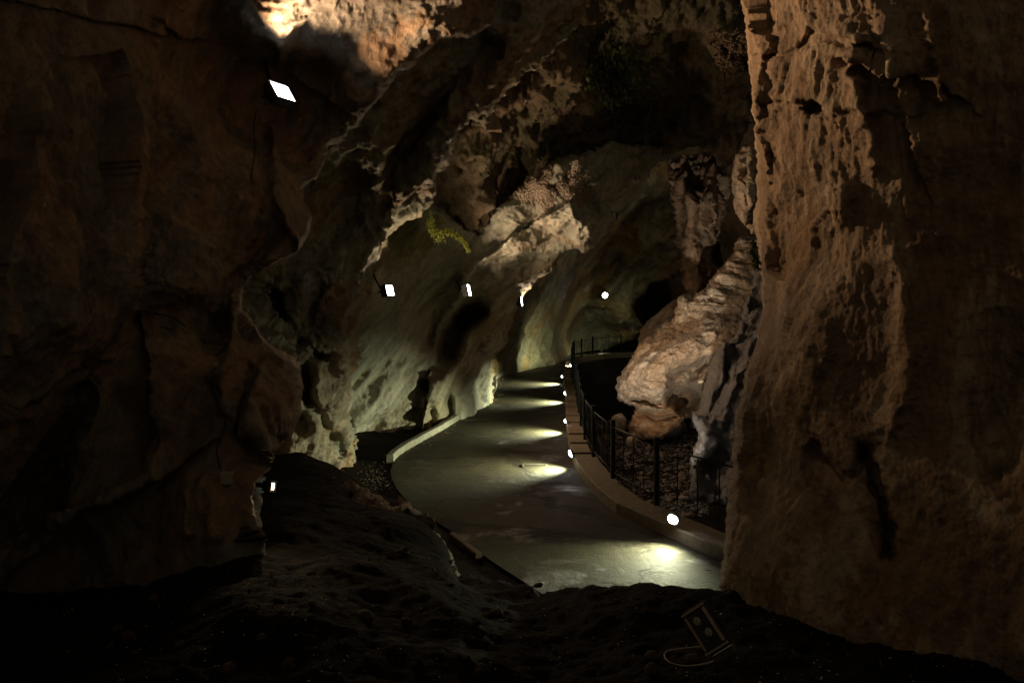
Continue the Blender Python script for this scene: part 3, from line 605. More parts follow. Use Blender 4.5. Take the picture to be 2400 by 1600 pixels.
# ------------------------------------------------------------------ kerb, parapet, railing
M_kerb = plain('pale_concrete', (.25, .24, .185), .8, bump=.6, bscale=14, var=.3)
M_par = plain('ochre_concrete', (.14, .105, .062), .8, bump=.6, bscale=9, var=.3)
M_rail = plain('dark_green_iron', (.006, .009, .008), .7, .0, .2, bump=.2, bscale=40)
def along(pts, step_):
    pts = np.asarray(pts); d = np.concatenate([[0], np.cumsum(np.linalg.norm(np.diff(pts, axis=0), axis=1))])
    n = max(2, int(round(d[-1]/step_))+1); t = np.linspace(0, d[-1], n)
    P2 = np.stack([np.interp(t, d, pts[:, 0]), np.interp(t, d, pts[:, 1])], -1)
    tg = np.gradient(P2, axis=0); tg /= np.linalg.norm(tg, axis=1)[:, None]
    return P2, tg, np.stack([tg[:, 1], -tg[:, 0]], -1)      # right-hand normals
def kerb_run(pts, off, w, h, name, label, group, z0=-.15, mat=None, bl=.6):
    p, t, n = along(pts, bl); root = empty(name, (*p[0], 0)); tag(root, label, 'kerb', group)
    for i in range(len(p)-1):
        a = p[i]+n[i]*off; c = p[i+1]+n[i+1]*off; g = .006; m = MB(); dh = random.uniform(-.008, .008)
        dv = (c-a)/np.linalg.norm(c-a); a = a+dv*g; c = c-dv*g
        na = n[i]*w; nc = n[i+1]*w; b_ = .015
        prof = [(0, z0), (0, h+dh-b_), (b_/w, h+dh), (1-b_/w, h+dh), (1, h+dh-b_), (1, z0)]
        for (q, nn) in ((a, na), (c, nc)):
            for (s, z) in prof: m.v.append((*(q+nn*s), z))
        k = len(prof)
        for j in range(k): m.f.append((j, (j+1) % k, (j+1) % k+k, j+k))
        m.f.append(tuple(range(k-1, -1, -1))); m.f.append(tuple(range(k, 2*k)))
        m.v = [(x-p[0][0], y-p[0][1], z) for x, y, z in m.v]
        m.build('kerbstone', mat or M_kerb, root)
    return root
L1 = le_s[(le_s[:, 1] > 16.9) & (le_s[:, 1] < 36.5)]
kerb_run(L1, -.16, .15, .17, 'kerb', 'long pale kerb curving along the foot of the lit rock wall', None)
L2 = le_s[(le_s[:, 1] > 38.8) & (le_s[:, 0] < 6)]
kerb_run(L2, -.2, .2, .2, 'kerb', 'far pale kerb below the ochre wall at the bend', None)
L0 = le_s[(le_s[:, 1] > 10.75) & (le_s[:, 1] < 11.9) & (le_s[:, 0] > -1.6)]
kerb_run(L0, -.13, .10, .07, 'kerb', 'short kerb remnant beside the rocky outcrop in the foreground', None, mat=M_par)
# parapet
pw = 0.42
PP = re_s[(re_s[:, 1] > 8.2) & (re_s[:, 1] < 47.5)]
p_, t_, n_ = along(PP, 1.0)
root = empty('low_wall', (*p_[0], 0)); tag(root, 'low ochre concrete wall between the road and the dark river bed, carrying the railing', 'low wall')
PH = []
for i in range(len(p_)-1):
    Yc = p_[i][1]; h = .20 if Yc < 16.5 else .24+.035*((i*7) % 3)
    PH.append(h); w = .48 if Yc < 16 else .40
    m = MB(); a, c = p_[i], p_[i+1]
    prof = [(0, -.3), (0, h-.02), (.02, h), (w-.02, h), (w, h-.02), (w, -1.4)]
    for (q, nn) in ((a, n_[i]), (c, n_[i+1])):
        for (s, z) in prof: m.v.append((*(q+nn*s), z))
    k = 6
    for j in range(k): m.f.append((j, (j+1) % k, (j+1) % k+k, j+k))
    m.f.append(tuple(range(k-1, -1, -1))); m.f.append(tuple(range(k, 2*k)))
    m.v = [(x-p_[0][0], y-p_[0][1], z) for x, y, z in m.v]
    m.build('wall_block', M_par, root)
def railing(pts, off, label, z0, hgt=1.0, panel=1.7, nb=3):
    p, t, n = along(pts, panel); root = empty('railing', (*(p[0]+n[0]*off), z0)); tag(root, label, 'railing', None)
    o0 = Vector((*(p[0]+n[0]*off), z0))
    def R(q): return Vector(q)-o0
    nodes = [p[i]+n[i]*off for i in range(len(p))]
    for i, q in enumerate(nodes):
        m = MB(); Mx = Matrix.Translation(R((*q, z0)))@Matrix.Rotation(math.atan2(t[i][1], t[i][0]), 4, 'Z')
        m.box((0, 0, hgt/2+.02), (.075, .075, hgt+.04), Mx, .01); m.box((0, 0, hgt+.05), (.09, .09, .02), Mx, .006); m.build('post', M_rail, root)
    for i in range(len(nodes)-1):
        a = np.array([*nodes[i], z0]); c = np.array([*nodes[i+1], z0]); ux = np.array([0, 0, 1.])
        L_ = np.linalg.norm(c-a); d = (c-a)/L_; a2 = a+d*.055; c2 = c-d*.055
        def bar(name, s0, z_0, s1, z_1, r=.014):
            MB().tube([R(a2+(c2-a2)*s0+ux*z_0), R(a2+(c2-a2)*s1+ux*z_1)], r, 6).build(name, M_rail, root, True)
        bar('top_rail', 0, hgt*.93, 1, hgt*.93, .016); bar('bottom_rail', 0, hgt*.12, 1, hgt*.12, .012)
        for k in range(nb): s = (k+1)/(nb+1); bar('baluster', s, hgt*.12+.016, s, hgt*.93-.02, .010)
        if nb >= 3:
            bar('brace', .02, hgt*.90, .25-.01, hgt*.55, .006); bar('brace', .26, hgt*.52, .49, hgt*.15, .006); bar('brace', .51, hgt*.15, .74, hgt*.52, .006); bar('brace', .76, hgt*.55, .98, hgt*.90, .006)
    return root
near = re_s[(re_s[:, 1] > 8.6) & (re_s[:, 1] < 46)]; far = re_s[(re_s[:, 1] > 46)]
railing(near, .36, 'dark green iron railing with braced panels running along the low wall', .26, 1.0, 2.0, 3)
railing(far, .30, 'distant black railing sloping up to the right beyond the bend', .24, 1.05, 2.6, 6)
kerb_run(far, .0, .36, .24, 'low_wall', 'distant low wall under the black railing past the bend', None, z0=-1.4, mat=M_par, bl=1.3)
for o in bpy.data.objects:
    if o.name.startswith('low_wall') and o.get('category') == 'kerb': o['category'] = 'low wall'

# ------------------------------------------------------------------ lamps
M_black = plain('black_metal', (.025, .025, .027), .45, .4)
M_grey = plain('grey_metal', (.16, .18, .17), .5, .5)
M_box = plain('grey_plastic', (.30, .28, .22), .6)
M_lens = emis('cold_led_panel', (.93, .96, 1.), 30); M_vent = emis('lit_vent', (1, .95, .8), 14)
M_path = emis('cold_round_lens', (.88, .96, 1.), 40); M_warm = emis('warm_halogen', (1., .70, .36), 7)
def spot(name, loc, target, power, col, ang, blend=.6, r=.05, parent=None):
    l = bpy.data.lights.new(name, 'SPOT'); l.energy = power; l.color = col; l.spot_size = math.radians(ang); l.spot_blend = blend; l.shadow_soft_size = r
    o = bpy.data.objects.new(name, l); COL.objects.link(o); loc = Vector(loc)
    q = (Vector(target)-loc).to_track_quat('-Z', 'Y')
    if parent is None: o.location = loc; o.rotation_euler = q.to_euler()
    else:
        o.parent = parent; o.matrix_parent_inverse = Matrix.Identity(4)
        PM = Matrix.Translation(parent.location)@parent.rotation_euler.to_matrix().to_4x4()
        o.matrix_basis = PM.inverted()@(Matrix.Translation(loc)@q.to_matrix().to_4x4())
    return o
def basis(fwd, roll=0.):
    f = Vector(fwd).normalized(); q = f.to_track_quat('Y', 'Z'); return (q.to_matrix()@Matrix.Rotation(roll, 3, 'Y')).to_euler()
def flood(loc, fwd, roll, size, label, anchor=None, arm=True, lit=True, group='floodlights fixed high along the left rock', mat=None):
    w, h, d = size; root = empty('floodlight', loc, basis(fwd, roll)); tag(root, label, 'floodlight', group)
    MB().box((0, 0, 0), (w, d, h), bev=.01).build('housing', M_black, root)
    m = MB()                                              # bezel standing proud of the glass
    for (c, s) in (((0, d/2+.006, h/2-.012), (w, .014, .010)), ((0, d/2+.006, -h/2+.012), (w, .014, .010)), ((w/2-.012, d/2+.006, 0), (.010, .014, h-.05)), ((-w/2+.012, d/2+.006, 0), (.010, .014, h-.05))): m.box(c, s)
    m.build('bezel', M_black if lit else M_tan, root)
    MB().box((0, d/2+.003, 0), (w-.05, .008, h-.05)).build('lens', (mat or M_lens) if lit else M_glass, root)
    for k in range(5): MB().box((-w*.36+k*w*.18, -d/2-.022, 0), (.008, .04, h*.8)).build('cooling_fin', M_black, root)
    m = MB(); m.box((-w/2-.012, -.01, 0), (.008, .03, h*.35)); m.box((w/2+.012, -.01, 0), (.008, .03, h*.35)); m.box((0, -.01-d, -h*.0), (w+.03, .008, .03)); m.box((-w/2-.012, -d/2-.01, 0), (.008, d, .03)); m.box((w/2+.012, -d/2-.01, 0), (.008, d, .03))
    m.build('bracket', M_black, root)
    if lit:
        for z in (-h*.3, 0, h*.3): MB().box((-w/2-.004, -d*.2, z), (.008, .022, .022)).build('lit_vent', M_vent, root)
    if anchor is not None:
        PM = Matrix.Translation(root.location)@root.rotation_euler.to_matrix().to_4x4(); q = PM.inverted()@Vector(anchor)
        m = MB().tube([(0, -.01-d, 0), tuple(q*.5+Vector((0, -d*.5, 0))), tuple(q)], .022, 8); m.build('arm', M_black, root, True)
        MB().box(tuple(q), (.14, .1, .16), bev=.01).build('wall_mount', M_black, root)
    return root
M_dim = plain('dull_dark_metal', (.07, .055, .04), .6, .2)
M_tan = plain('tarnished_metal', (.55, .42, .28), .4, .6)
M_glass = plain('dull_glass', (.05, .05, .045), .15, 0, .6)

WARM = (1., .64, .37); NEU = (1., .87, .70); COOL = (.97, 1., .64); SANDY = (1., .72, .42)
# wall floods: they face across the road, a little towards us
FL = [((655, 222), 9.1, (.74, -.38, .54), 0, (.32, .26, .10), (618, 132), 10.0, 'large bright square floodlight on a perforated bracket high on the left wall'),
      ((908, 682), 18.6, (.94, -.28, .22), 0, (.40, .28, .12), (872, 640), 19.0, 'lit floodlight on an arm nearest the mossy patch of the grey wall'),
      ((1094, 681), 21.3, (.95, -.24, .22), 0, (.26, .34, .12), (1068, 654), 23.2, 'middle small floodlight on a short arm over the diagonal dark cleft'),
      ((1218, 706), 26.2, (.97, -.2, .1), 0, (.26, .34, .12), (1205, 690), 26.8, 'tiny floodlight at the right edge of the lit rock wall')]
fobs = []
for (pp, Y, fw, roll, sz, ap, aY, lab) in FL:
    fobs.append(flood(P(*pp, Y), fw, roll, sz, lab, P(*ap, aY)))
# round lamp on the far wall
def round_lamp(loc, fwd, r, label, group, cat='wall lamp', mat=None, post=0.):
    root = empty('wall_lamp' if not post else 'path_light', loc, basis(fwd)); tag(root, label, cat, group)
    m = MB().tube([(0, -.05, 0), (0, -.005, 0), (0, .0, 0)], [r*1.12, r*1.15, r*1.05], 20); m.build('housing', M_grey, root, True)
    m = MB(); n = 20
    rings = [(r*1.0, .004), (r*.9, .02), (r*.6, .035), (.001, .042)]
    for (rr, y) in rings:
        for j in range(n): a = 2*math.pi*j/n; m.v.append((rr*math.cos(a), y, rr*math.sin(a)))
    for i in range(len(rings)-1):
        for j in range(n): a = i*n+j; b = i*n+(j+1) % n; m.f.append((a, b, b+n, a+n))
    m.build('lens', mat or M_path, root, True)
    if post: MB().box((0, -.04, -r-post/2), (.05, .04, post), bev=.008).build('bracket', M_grey, root)
    else: MB().box((0, -.09, 0), (.16, .08, .16), bev=.01).build('wall_mount', M_black, root)
    return root
farlamp = round_lamp(P(1418, 692, 46.6), (.15, -1, -.25), .16, 'round glowing lamp on the far wall beyond the bend', None)

# path lights on the parapet facing the road
PLpx = [(1577, 1216), (1338, 1062), (1326, 986), (1325, 921), (1318, 882), (1338, 857)]
PLlab = ['nearest and brightest round path light on the low wall beside the right pillar', 'round path light on the low wall next to the rusty road grate', 'third path light, seen edge-on where the low wall steps', 'fourth path light on the low wall, on a pale block', 'fifth path light up the road, a thin white sliver', 'farthest path light at the bend before the distant railing']
pls = []
for (px, py), lab in zip(PLpx, PLlab):
    # stands on the road-side lip of the parapet
    Y = (CAMZ-.33)*F/(py-HZ) if px != 1577 else (CAMZ-.37)*F/(py-HZ)
    i = np.argmin(abs(re_s[:, 1]-Y)); q = re_s[i]; q2 = re_s[i+1]-re_s[i-1]; nrm = np.array([-q2[1], q2[0]]); nrm /= np.linalg.norm(nrm)
    x = (px-CX)/F*Y
    fw = (nrm[0], nrm[1]-.10, -.35) if px != 1577 else (-.55, -.8, -.35)
    r = .075 if px > 1330 else .05
    root = round_lamp((x, Y, CAMZ-(py-HZ)/F*Y), fw, r, lab, 'round path lights along the low wall', 'path light', post=.05); root.name = 'path_light'
    pls.append((root, nrm))

for (x_, y_), lab in (((5.3, 47.1), 'path light glimpsed between the first bars of the distant railing'), ((8.2, 48.9), 'path light glimpsed further right behind the distant railing')):
    root = round_lamp((x_, y_, .42), (-.5, .8, -.2), .10, lab, 'round path lights along the low wall', 'path light', post=.05); root.name = 'path_light'; pls.append((root, np.array([-.6, .75])))
# lights given off by those lamps
def panel_light(parent, sx, sz, power, col, off, tilt=0.):
    """the panel's own light, lying just in front of its glass and facing the way it faces"""
    l = bpy.data.lights.new('panel_light', 'AREA'); l.shape = 'RECTANGLE'; l.size = sx; l.size_y = sz; l.energy = power; l.color = col
    o = bpy.data.objects.new('panel_light', l); COL.objects.link(o); o.parent = parent
    o.matrix_basis = Matrix.Translation((0, off, 0))@Matrix.Rotation(math.radians(90+tilt), 4, 'X')
    return o
def aim(o, fwd, d=3.): return Vector(o.location)+Vector(fwd).normalized()*d
for (o, nrm), pw_ in zip(pls, (370, 950, 950, 1000, 1200, 420, 80, 60)):
    f = Vector((nrm[0], nrm[1], -.62)); st_ = Vector(o.location)+Vector((nrm[0], nrm[1], 0))*.10
    if o is pls[0][0]: f = Vector((-.62, -.70, -.72))
    if o is pls[5][0]: f = Vector((-.6, .8, -.12))
    spot('beam', st_, st_+f, pw_, COOL, 128 if o is pls[0][0] else 124, 1., .03, o)
for o, pw_, c_ in zip(fobs, (260, 105, 185, 40), (WARM, SANDY, (1., .66, .42), (1., .70, .46))):
    sz_ = (.28, .26) if o is fobs[0] else (.20, .28)
    pl_ = panel_light(o, *sz_, pw_, c_, .10, {0: 0}.get(fobs.index(o), 0)); pl_.data.spread = math.radians((132, 175, 172, 175)[fobs.index(o)])
kf = flood((2.75, 15.2, -.98), (.42, 1, .30), 0, (.34, .26, .12), 'added low floodlight on the river bed, unseen behind the low wall, aimed at the cream flowstone', None, group=None)  # added fixture, hidden by the low wall, put in to light the flowstone
spot('beam', aim(kf, (.42, 1, .30), .12), P(1540, 790, 25), 3300, NEU, 38, .8, .08, kf)
spot('beam', aim(farlamp, (.1, -1, -.1), 1.), P(1440, 780, 47), 90, COOL, 170, .8, .1, farlamp)
# the warm edge-on lamp low on the left wall and the unlit one on the ground
lo = flood(P(634, 1139, 7.0), (.90, -.40, .0), -.2, (.085, .11, .04), 'small warm halogen floodlight seen edge-on low at the end of the left wall', P(600, 1135, 7.15), group=None, mat=M_warm)
panel_light(lo, .05, .09, 3, (1, .75, .42), .05)
off = flood(P(1656, 1469, 3.75), (-.42, -.80, .42), .86, (.13, .216, .05), 'unlit floodlight with dull glass and metal rim on the ground in the dark foreground', None, lit=False, group=None)
wx_ = Vector((.677, -.385, .646)).normalized(); ny_ = Vector((-.55, -.83, .08)); ny_ = (ny_-wx_*ny_.dot(wx_)).normalized(); hz_ = wx_.cross(ny_)
off.rotation_euler = Matrix((wx_, ny_, hz_)).transposed().to_euler()
MB().box((0, -.01, .135), (.12, .04, .035), bev=.005).build('foot_bracket', M_dim, off)
for z_ in (-.045, .02): 
    m = MB(); n = 14
    for (rr, y) in ((.022, .031), (.014, .034), (.001, .036)):
        for q in range(n): a = 2*math.pi*q/n; m.v.append((rr*math.cos(a)+(.01 if z_ > 0 else -.01), y, rr*math.sin(a)+z_))
    for r_ in range(2):
        for q in range(n): a = r_*n+q; b = r_*n+(q+1) % n; m.f.append((a, b, b+n, a+n))
    m.build('glint_disc', M_box, off, True)  # pale discs on the glass stand for two faint reflections
def cable(name, pts3, r, label, mat=M_black):
    c = MB().tube([tuple(p) for p in pts3], r, 6).build(name, mat, None, True); tag(c, label, 'cable'); return c
def smooth3(pts, n=40): return spline(np.array(pts), n)
def gp(px, py, z=None):
    Y = 1.7*F/(py-HZ)
    for _ in range(6):
        x = (px-CX)/F*Y; zz = gz(x, Y); Y = (CAMZ-zz)*F/(py-HZ)
    return np.array([(px-CX)/F*Y, Y, zz+.008])
cable('power_cable', smooth3([gp(1650, 1520)+[0, 0, .01], gp(1565, 1528), gp(1567, 1553), gp(1607, 1563), gp(1660, 1556), gp(1678, 1547)]), .005, 'looped cable on the ground at the foot of the unlit floodlight', M_box)
sl = o_samp['cave_wall']
cable('wall_cable', smooth3([sl(x, y, .02) for x, y in ((603, 255), (599, 300), (600, 350), (597, 400), (598, 450))]), .006, 'thin dark cable running straight down below the big floodlight')
cable('wall_cable', smooth3([sl(x, y, .02) for x, y in ((332, 728), (372, 738), (415, 753), (450, 775), (477, 786), (530, 799))]), .007, 'cable sagging to the right across the middle of the left wall')
cable('wall_cable', smooth3([sl(x, y, .025) for x, y in ((320, 762), (400, 768), (470, 783), (532, 800), (515, 820), (502, 842))]), .006, 'lower of two cables crossing the left wall to the little grey box')
cable('wall_cable', smooth3([sl(x, y, .02) for x, y in ((500, 865), (493, 902), (505, 935), (524, 956), (522, 990), (508, 1030), (506, 1060), (512, 1122))], 60), .006, 'winding cable dropping from the little grey box to the junction box')
cable('wall_cable', smooth3([P(x, y, Y) for x, y, Y in ((633, 1161, 6.99), (627, 1172, 7.), (620, 1190, 7.02), (616, 1215, 7.05))]), .005, 'short cable curving down from the warm halogen floodlight')
def jbox(px, py, size, off_, label, rot=0., samp=sl):
    c = samp(px, py, off_); r = empty('junction_box', c, (0, 0, rot)); tag(r, label, 'junction box')
    x, y, z = size
    MB().box((0, 0, 0), (x, y, z), bev=.006).build('box', M_box, r); MB().box((0, -y/2-.004, 0), (x-.012, .007, z-.012), bev=.002).build('lid', M_box, r)
    for q in (-1, 1): MB().tube([(q*x*.25, 0, -z/2), (q*x*.25, 0, -z/2-.025)], .009, 8).build('gland', M_black, r)
jbox(506, 857, (.035, .03, .055), .03, 'very small grey junction box on the left wall where the cable turns down', .2)
jbox(520, 1140, (.105, .06, .105), .04, 'square brown junction box low on the left wall', .1)
jbox(592, 1112, (.055, .05, .06), .05, 'small pale box just above the halogen floodlight bracket', .4)
jbox(592, 1134, (.10, .08, .085), .08, 'dark box with a pale side beside the halogen floodlight', .9)

# foreground outcrop at the edge of the mound
M_out = rockmat('weathered_outcrop', (.26, .22, .16), (.20, .12, .07), (.30, .26, .19), s=.5, bump=1., rough=.7, axis=(.4, 0, 1), k=2)
o_out = [(780, 1120), (840, 1140), (880, 1160), (925, 1183), (958, 1180), (985, 1196), (1003, 1220), (1018, 1246), (1040, 1262), (1052, 1285), (1064, 1315), (1072, 1350), (1060, 1400), (1000, 1450), (820, 1440), (760, 1300), (740, 1180)]
rock('rock_outcrop', o_out, [(780, 1130, 11.2), (900, 1180, 10.1), (985, 1200, 9.7), (1045, 1270, 9.1), (1070, 1350, 8.4), (960, 1290, 8.2), (850, 1300, 8.5), (800, 1420, 7.5), (1000, 1400, 7.6), (760, 1200, 10.4)], M_out,
     (ridge([(925, 1185), (985, 1200), (1020, 1255), (1060, 1320)], 10, .25), pit(900, 1250, 20, 30, .3), pit(955, 1240, 14, 30, -.4), ridge([(880, 1290), (920, 1310), (960, 1300)], 14, .3), ridge([(1000, 1260), (1010, 1330), (1040, 1380)], 8, -.3)),
     lambda p, X, Y: .16*ridged(p*np.array([1, 1, .8]), .55, 5, .6)+.08*fbm(p, .3, 4, .6), st=2.4, rim=(14, .4), back=.9, jag=(9, 22), cat='rock', label='jagged rock outcrop at the mound edge, its crest catching the path light')

# stones of the dry river bed
def ico(sub):
    import bmesh
    bm = bmesh.new(); bmesh.ops.create_icosphere(bm, subdivisions=sub, radius=1); v = np.array([tuple(q.co) for q in bm.verts]); f = [tuple(q.index for q in c.verts) for c in bm.faces]; bm.free(); return v, f
IV, IF = ico(2); IV3, IF3 = ico(3)
M_st = [rockmat('river_stone_grey', (.14, .135, .125), (.10, .095, .09), (.17, .16, .14), s=.2, bump=.5, rough=.5, pits=.2, veins=0), rockmat('river_stone_brown', (.15, .11, .07), (.12, .08, .05), (.17, .135, .09), s=.2, bump=.5, rough=.55, pits=.2, veins=0)]
def stone_mesh(seed, sx, sy, sz, V_=IV, blk=.0):
    v = V_.copy(); d = 1+.30*fbm(v+seed*7.7, 1.0, 3); v = v*d[:, None]
    if blk: v = np.sign(v)*np.abs(v)**(1-blk)
    return v*np.array([sx, sy, sz])
protos = []
for k in range(10):
    v = stone_mesh(k+1, 1, .75+.2*(k % 3)*.5, .38+.06*(k % 4)); protos.append((v, M_st[k % 2]))
pmesh = []
def bed_point():
    while True:
        px = random.uniform(1345, 1660); py = 985+225*random.random()**1.25
        Y = (CAMZ+1.1)*F/(py-HZ)
        for _ in range(3):
            x = (px-CX)/F*Y; zz = gz(x, Y); Y = (CAMZ-zz)*F/(py-HZ)
        x = (px-CX)/F*Y
        i = np.argmin(np.hypot(re_s[:, 0]-x, re_s[:, 1]-Y)); 
        if x > re_s[i, 0]+.75 and zz < -.5: return x, Y, zz
gr = 'stones lying in the dry river bed'
for k in range(240):
    x, y, z = bed_point(); q = k % 10; sc_ = .05+.13*random.random()**2.6
    if q < len(pmesh): o = bpy.data.objects.new('river_stone', pmesh[q]); COL.objects.link(o)
    else:
        o = link('river_stone', protos[q][0], IF, protos[q][1], loc=(0, 0, 0)); pmesh.append(o.data)
    o.location = (x, y, z+sc_*.15); o.scale = (sc_, sc_, sc_); o.rotation_euler = (random.gauss(0, .2), random.gauss(0, .2), random.uniform(0, 6.3))
    tag(o, ('flat grey stone' if q % 2 == 0 else 'brownish stone')+' among the stones of the dry river bed beyond the railing', 'stone', gr)
def special(px, py, zf, size, seed, m, label, blk=.35, rot=(0, 0, .4)):
    Y = (CAMZ+1.1)*F/(py-HZ); x = (px-CX)/F*Y; zz = gz(x, Y); Y = (CAMZ-zz)*F/(py-HZ); x = (px-CX)/F*Y
    o = link('river_stone', stone_mesh(seed, *size, V_=IV3, blk=blk), IF3, m, loc=(0, 0, 0)); o.location = (x, Y, zz+size[2]*zf); o.rotation_euler = rot; tag(o, label, 'stone', gr)
M_ps = rockmat('pale_stone', (.50, .40, .28), (.46, .34, .22), (.52, .44, .34), s=.3, bump=.5)
special(1450, 1008, .7, (.26, .2, .34), 31, M_ps, 'upright pinkish pointed stone at the far side of the river bed', .1)
special(1497, 1032, .6, (.22, .17, .16), 37, M_ps, 'pale squarish block among the darker river stones', .5)
special(1480, 1042, .6, (.17, .14, .17), 41, M_ps, 'ochre rounded stone just left of the pale squarish block', .2)
special(1562, 1022, .6, (.55, .4, .42), 43, M_st[0], 'large blue grey boulder at the mouth of the black cavity', .2)
# loose gravel filling the bed
def scatter(name, n, fn, mat, kind='stuff', proto=None):
    Vs = []; Fs = []; b = 0; v0, f0 = proto; f0 = np.array(f0)
    for k in range(n):
        (x, y, z), r = fn(); a = random.uniform(0, 6.3); c_, s_ = math.cos(a), math.sin(a)
        v = v0*np.array([r*random.uniform(.7, 1.3), r*random.uniform(.5, 1), r*random.uniform(.3, .6)]); v = np.stack([v[:, 0]*c_-v[:, 1]*s_, v[:, 0]*s_+v[:, 1]*c_, v[:, 2]], -1)
        Vs.append(v+np.array([x, y, z])); Fs.append(f0+b); b += len(v0)
    o = link(name, np.concatenate(Vs), np.concatenate(Fs), mat, smooth=False); tag(o, kind=kind); return o
I1 = ico(1); i1v = stone_mesh(3, 1, 1, 1, V_=I1[0])
scatter('river_gravel', 5200, lambda: (bed_point(), .018+.05*random.random()**2), M_st[0], proto=(i1v, I1[1]))
def fg():
    px = random.uniform(150, 2300); py = random.uniform(1290, 1620); q = gp(px, py) if random.random() < 1 else None
    return tuple(q), .0025+.0055*random.random()**2
M_es = rockmat('earthy_stone', (.05, .032, .02), (.04, .027, .018), (.07, .05, .035), s=.15, bump=.6, rough=.8, pits=.3, veins=0, spec=.15)
es = []
for k in range(70):
    q = gp(random.uniform(250, 1900), random.uniform(1300, 1580)); r_ = .012+.05*random.random()**2.5
    if k < 6: o = link('ground_stone', stone_mesh(50+k, 1, .8, .6), IF, M_es, loc=(0, 0, 0)); es.append(o.data)
    else: o = bpy.data.objects.new('ground_stone', es[k % 6]); COL.objects.link(o)
    o.location = (q[0], q[1], q[2]+r_*.1); o.scale = (r_, r_, r_); o.rotation_euler = (random.gauss(0, .3), random.gauss(0, .3), random.uniform(0, 6.3))
    tag(o, 'small dark stone half sunk in the dark earth of the foreground', 'stone', 'small stones on the foreground earth')
M_chip = plain('pale_chips', (.42, .33, .22), .6)
tag(scatter('gravel', 620, fg, M_chip, proto=(i1v, I1[1])), label='tiny pale chips scattered over the dark earth')
def edge_g():
    px = random.gauss(885, 34); py = random.gauss(1118, 20)
    if random.random() < .5:
        i = random.randrange(60, 200); q = le_s[i]; return (q[0]+random.gauss(.08, .12), q[1]+random.uniform(-.2, .2), .02), .012+.02*random.random()
    q = G(px, py, 0); return (q[0], q[1], .0), .006+.018*random.random()**2
tag(scatter('loose_grit', 900, edge_g, M_st[1], proto=(i1v, I1[1])), label='grit along the edge of the road')

# crusty cave coral: knobbly branching growths hanging from the ledges
M_coral = plain('cave_coral', (.42, .35, .27), .85, bump=.5, bscale=30, var=.35)
M_coral2 = plain('dark_cave_coral', (.20, .14, .09), .85, bump=.5, bscale=30, var=.35)
def coral(samp, px, py, rx, ry, n, r, label, mat=M_coral, drop=.5, off_=.05):
    Vs = []; Fs = []; b = 0; v0, f0 = I1; f0 = np.array(f0)
    for k in range(n):
        a = random.uniform(0, 6.3); rr = random.random()**.75*(1+.35*math.sin(3*a+px)+.25*math.sin(7*a+py)); x = px+rx*rr*math.cos(a); y = py+ry*rr*math.sin(a)
        c = samp(x, y, random.uniform(-r*.3, r*.5)); m_ = random.randint(1, 4); d = Vector((random.gauss(0, .5), -abs(random.gauss(.5, .4)), -drop+random.gauss(0, .5))).normalized()
        for q in range(m_):
            rq = r*random.uniform(.35, .85)*(1-.12*q); v = v0*(1+.35*perlin(v0*1.7+k*3.1+q)[:, None])*rq
            Vs.append(v+np.array(c+d*r*q*.9)); Fs.append(f0+b); b += len(v0)
    o = link('cave_coral', np.concatenate(Vs), np.concatenate(Fs), mat); tag(o, label, 'cave coral'); return o
se = o_samp['lit_rock_wall']; sg = o_samp['cave_ceiling']; sd_ = o_samp['overhanging_rock']; sk = o_samp['flowstone_mound']
coral(se, 1262, 440, 38, 50, 3000, .034, 'broad knobbly crust of cave coral, left of the brightest coral tuft')
coral(se, 1350, 432, 30, 44, 2400, .034, 'brightest pinkish cave coral tuft above the hanging pale rock')
coral(sg, 1712, 120, 36, 50, 700, .10, 'dark bushy coral clump against the top of the pillar edge', M_coral2)

# moss and hanging fronds near the first wall lamps
M_moss = plain('yellow_green_moss', (.34, .38, .08), .7, var=.5, bscale=20)
def moss(path, n, ln, label, samp=None, Y=None, spread=12, mat=M_moss):
    V_ = []; F_ = []
    pl = spline(np.array(path, float), 80)
    for k in range(n):
        q = pl[random.randrange(80)]; x = q[0]+random.gauss(0, spread*.5); y = q[1]+random.gauss(0, spread)
        c = samp(x, y, .08+random.random()*.12) if samp else Vector(P(x, y, Y)); l_ = ln*random.uniform(.3, 1.); w_ = l_*.28
        d = Vector((random.gauss(0, .5), random.gauss(-.2, .4), -1)).normalized(); s_ = d.orthogonal().normalized(); s_.rotate(Matrix.Rotation(random.uniform(0, 6.3), 3, d))
        b = len(V_); V_ += [tuple(c), tuple(c+d*l_*.5+s_*w_), tuple(c+d*l_), tuple(c+d*l_*.5-s_*w_)]; F_.append((b, b+1, b+2, b+3))
    o = link('moss', V_, F_, mat, smooth=False); tag(o, kind='stuff'); return o
moss([(1010, 500), (1018, 530), (1030, 545), (1048, 540), (1062, 545), (1082, 560), (1092, 572), (1098, 585)], 2200, .08, '', Y=20.0, spread=3)
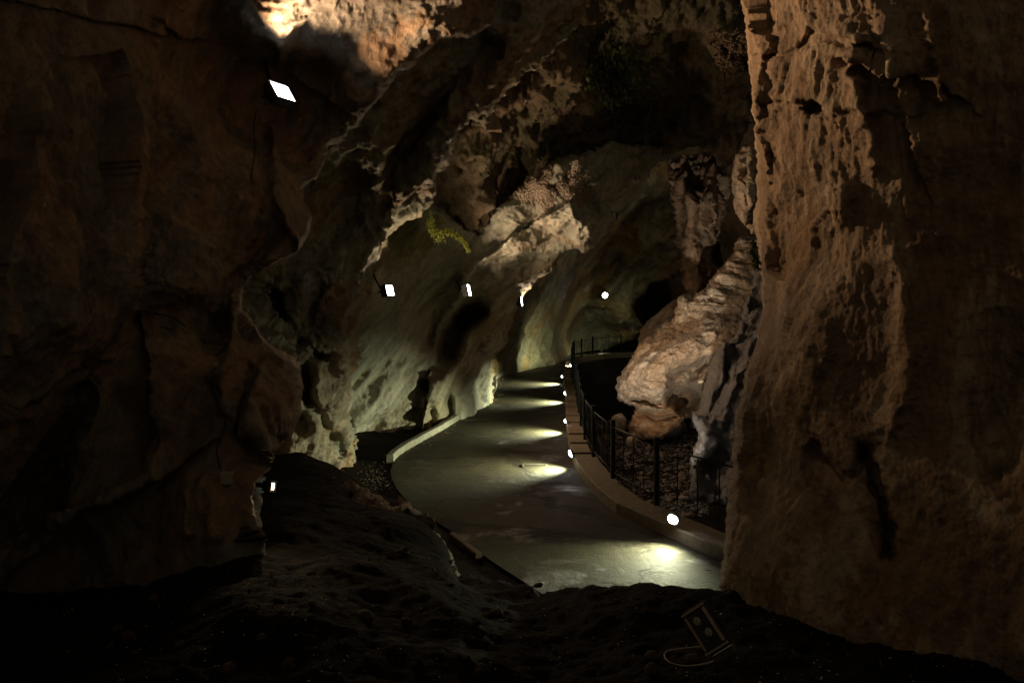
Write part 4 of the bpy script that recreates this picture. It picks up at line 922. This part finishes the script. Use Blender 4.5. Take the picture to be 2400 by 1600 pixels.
moss([(1000, 515), (1015, 545), (1040, 556)], 350, .07, '', Y=20.0, spread=6)
moss([(1410, 150), (1450, 190), (1500, 240)], 2600, .22, '', samp=sg, spread=50, mat=plain('dark_green_moss', (.07, .09, .025), .8, var=.5))
sp_ = o_samp['rock_pillar']
moss([(1768, 570), (1770, 600), (1777, 620)], 300, .05, '', Y=6.9, spread=7, mat=plain('olive_moss', (.09, .10, .03), .8))

# rusty grate in the road by the second path light
gc = G(1254, 1091, .02); gt = empty('drain_grate', gc, (0, 0, .04)); tag(gt, 'narrow rusty drain grate set in the road beside the second path light', 'drain grate')
M_rust = plain('rusty_iron', (.05, .045, .032), .7, .3)
m = MB(); m.box((0, -.135, 0), (.52, .02, .02)); m.box((0, .135, 0), (.52, .02, .02)); m.box((-.25, 0, 0), (.03, .25, .03)); m.box((.25, 0, 0), (.03, .25, .03)); m.build('frame', M_rust, gt)
MB().box((0, 0, -.012), (.5, .25, .006)).build('pit_shade_sheet', plain('pit_shade_black', (.004, .004, .004), .9, 0, .05), gt)  # black sheet below the bars stands for the shade inside the drain
for k in range(11): MB().box((-.215+k*.043, 0, 0), (.014, .25, .014)).build('bar', M_rust, gt)

# ------------------------------------------------------------------ camera, world
cam = bpy.data.cameras.new('camera'); co = bpy.data.objects.new('camera', cam); COL.objects.link(co)
co.location = (0, 0, CAMZ); co.rotation_euler = (math.radians(90), 0, 0)
cam.sensor_width = 36; cam.lens = F/2400*36; cam.shift_y = -100/2400; cam.clip_end = 400
S.camera = co
w = bpy.data.worlds.new('World'); S.world = w; w.use_nodes = True
bg = w.node_tree.nodes['Background']; bg.inputs['Color'].default_value = (1., .78, .52, 1); bg.inputs['Strength'].default_value = .066
S.view_settings.view_transform = 'Standard'; S.view_settings.look = 'None'; S.view_settings.exposure = 0; S.view_settings.gamma = 1

c_ = S.cycles; c_.max_bounces = 5; c_.diffuse_bounces = 3; c_.glossy_bounces = 2; c_.sample_clamp_indirect = 1.5; c_.caustics_reflective = False; c_.caustics_refractive = False; c_.use_light_tree = True
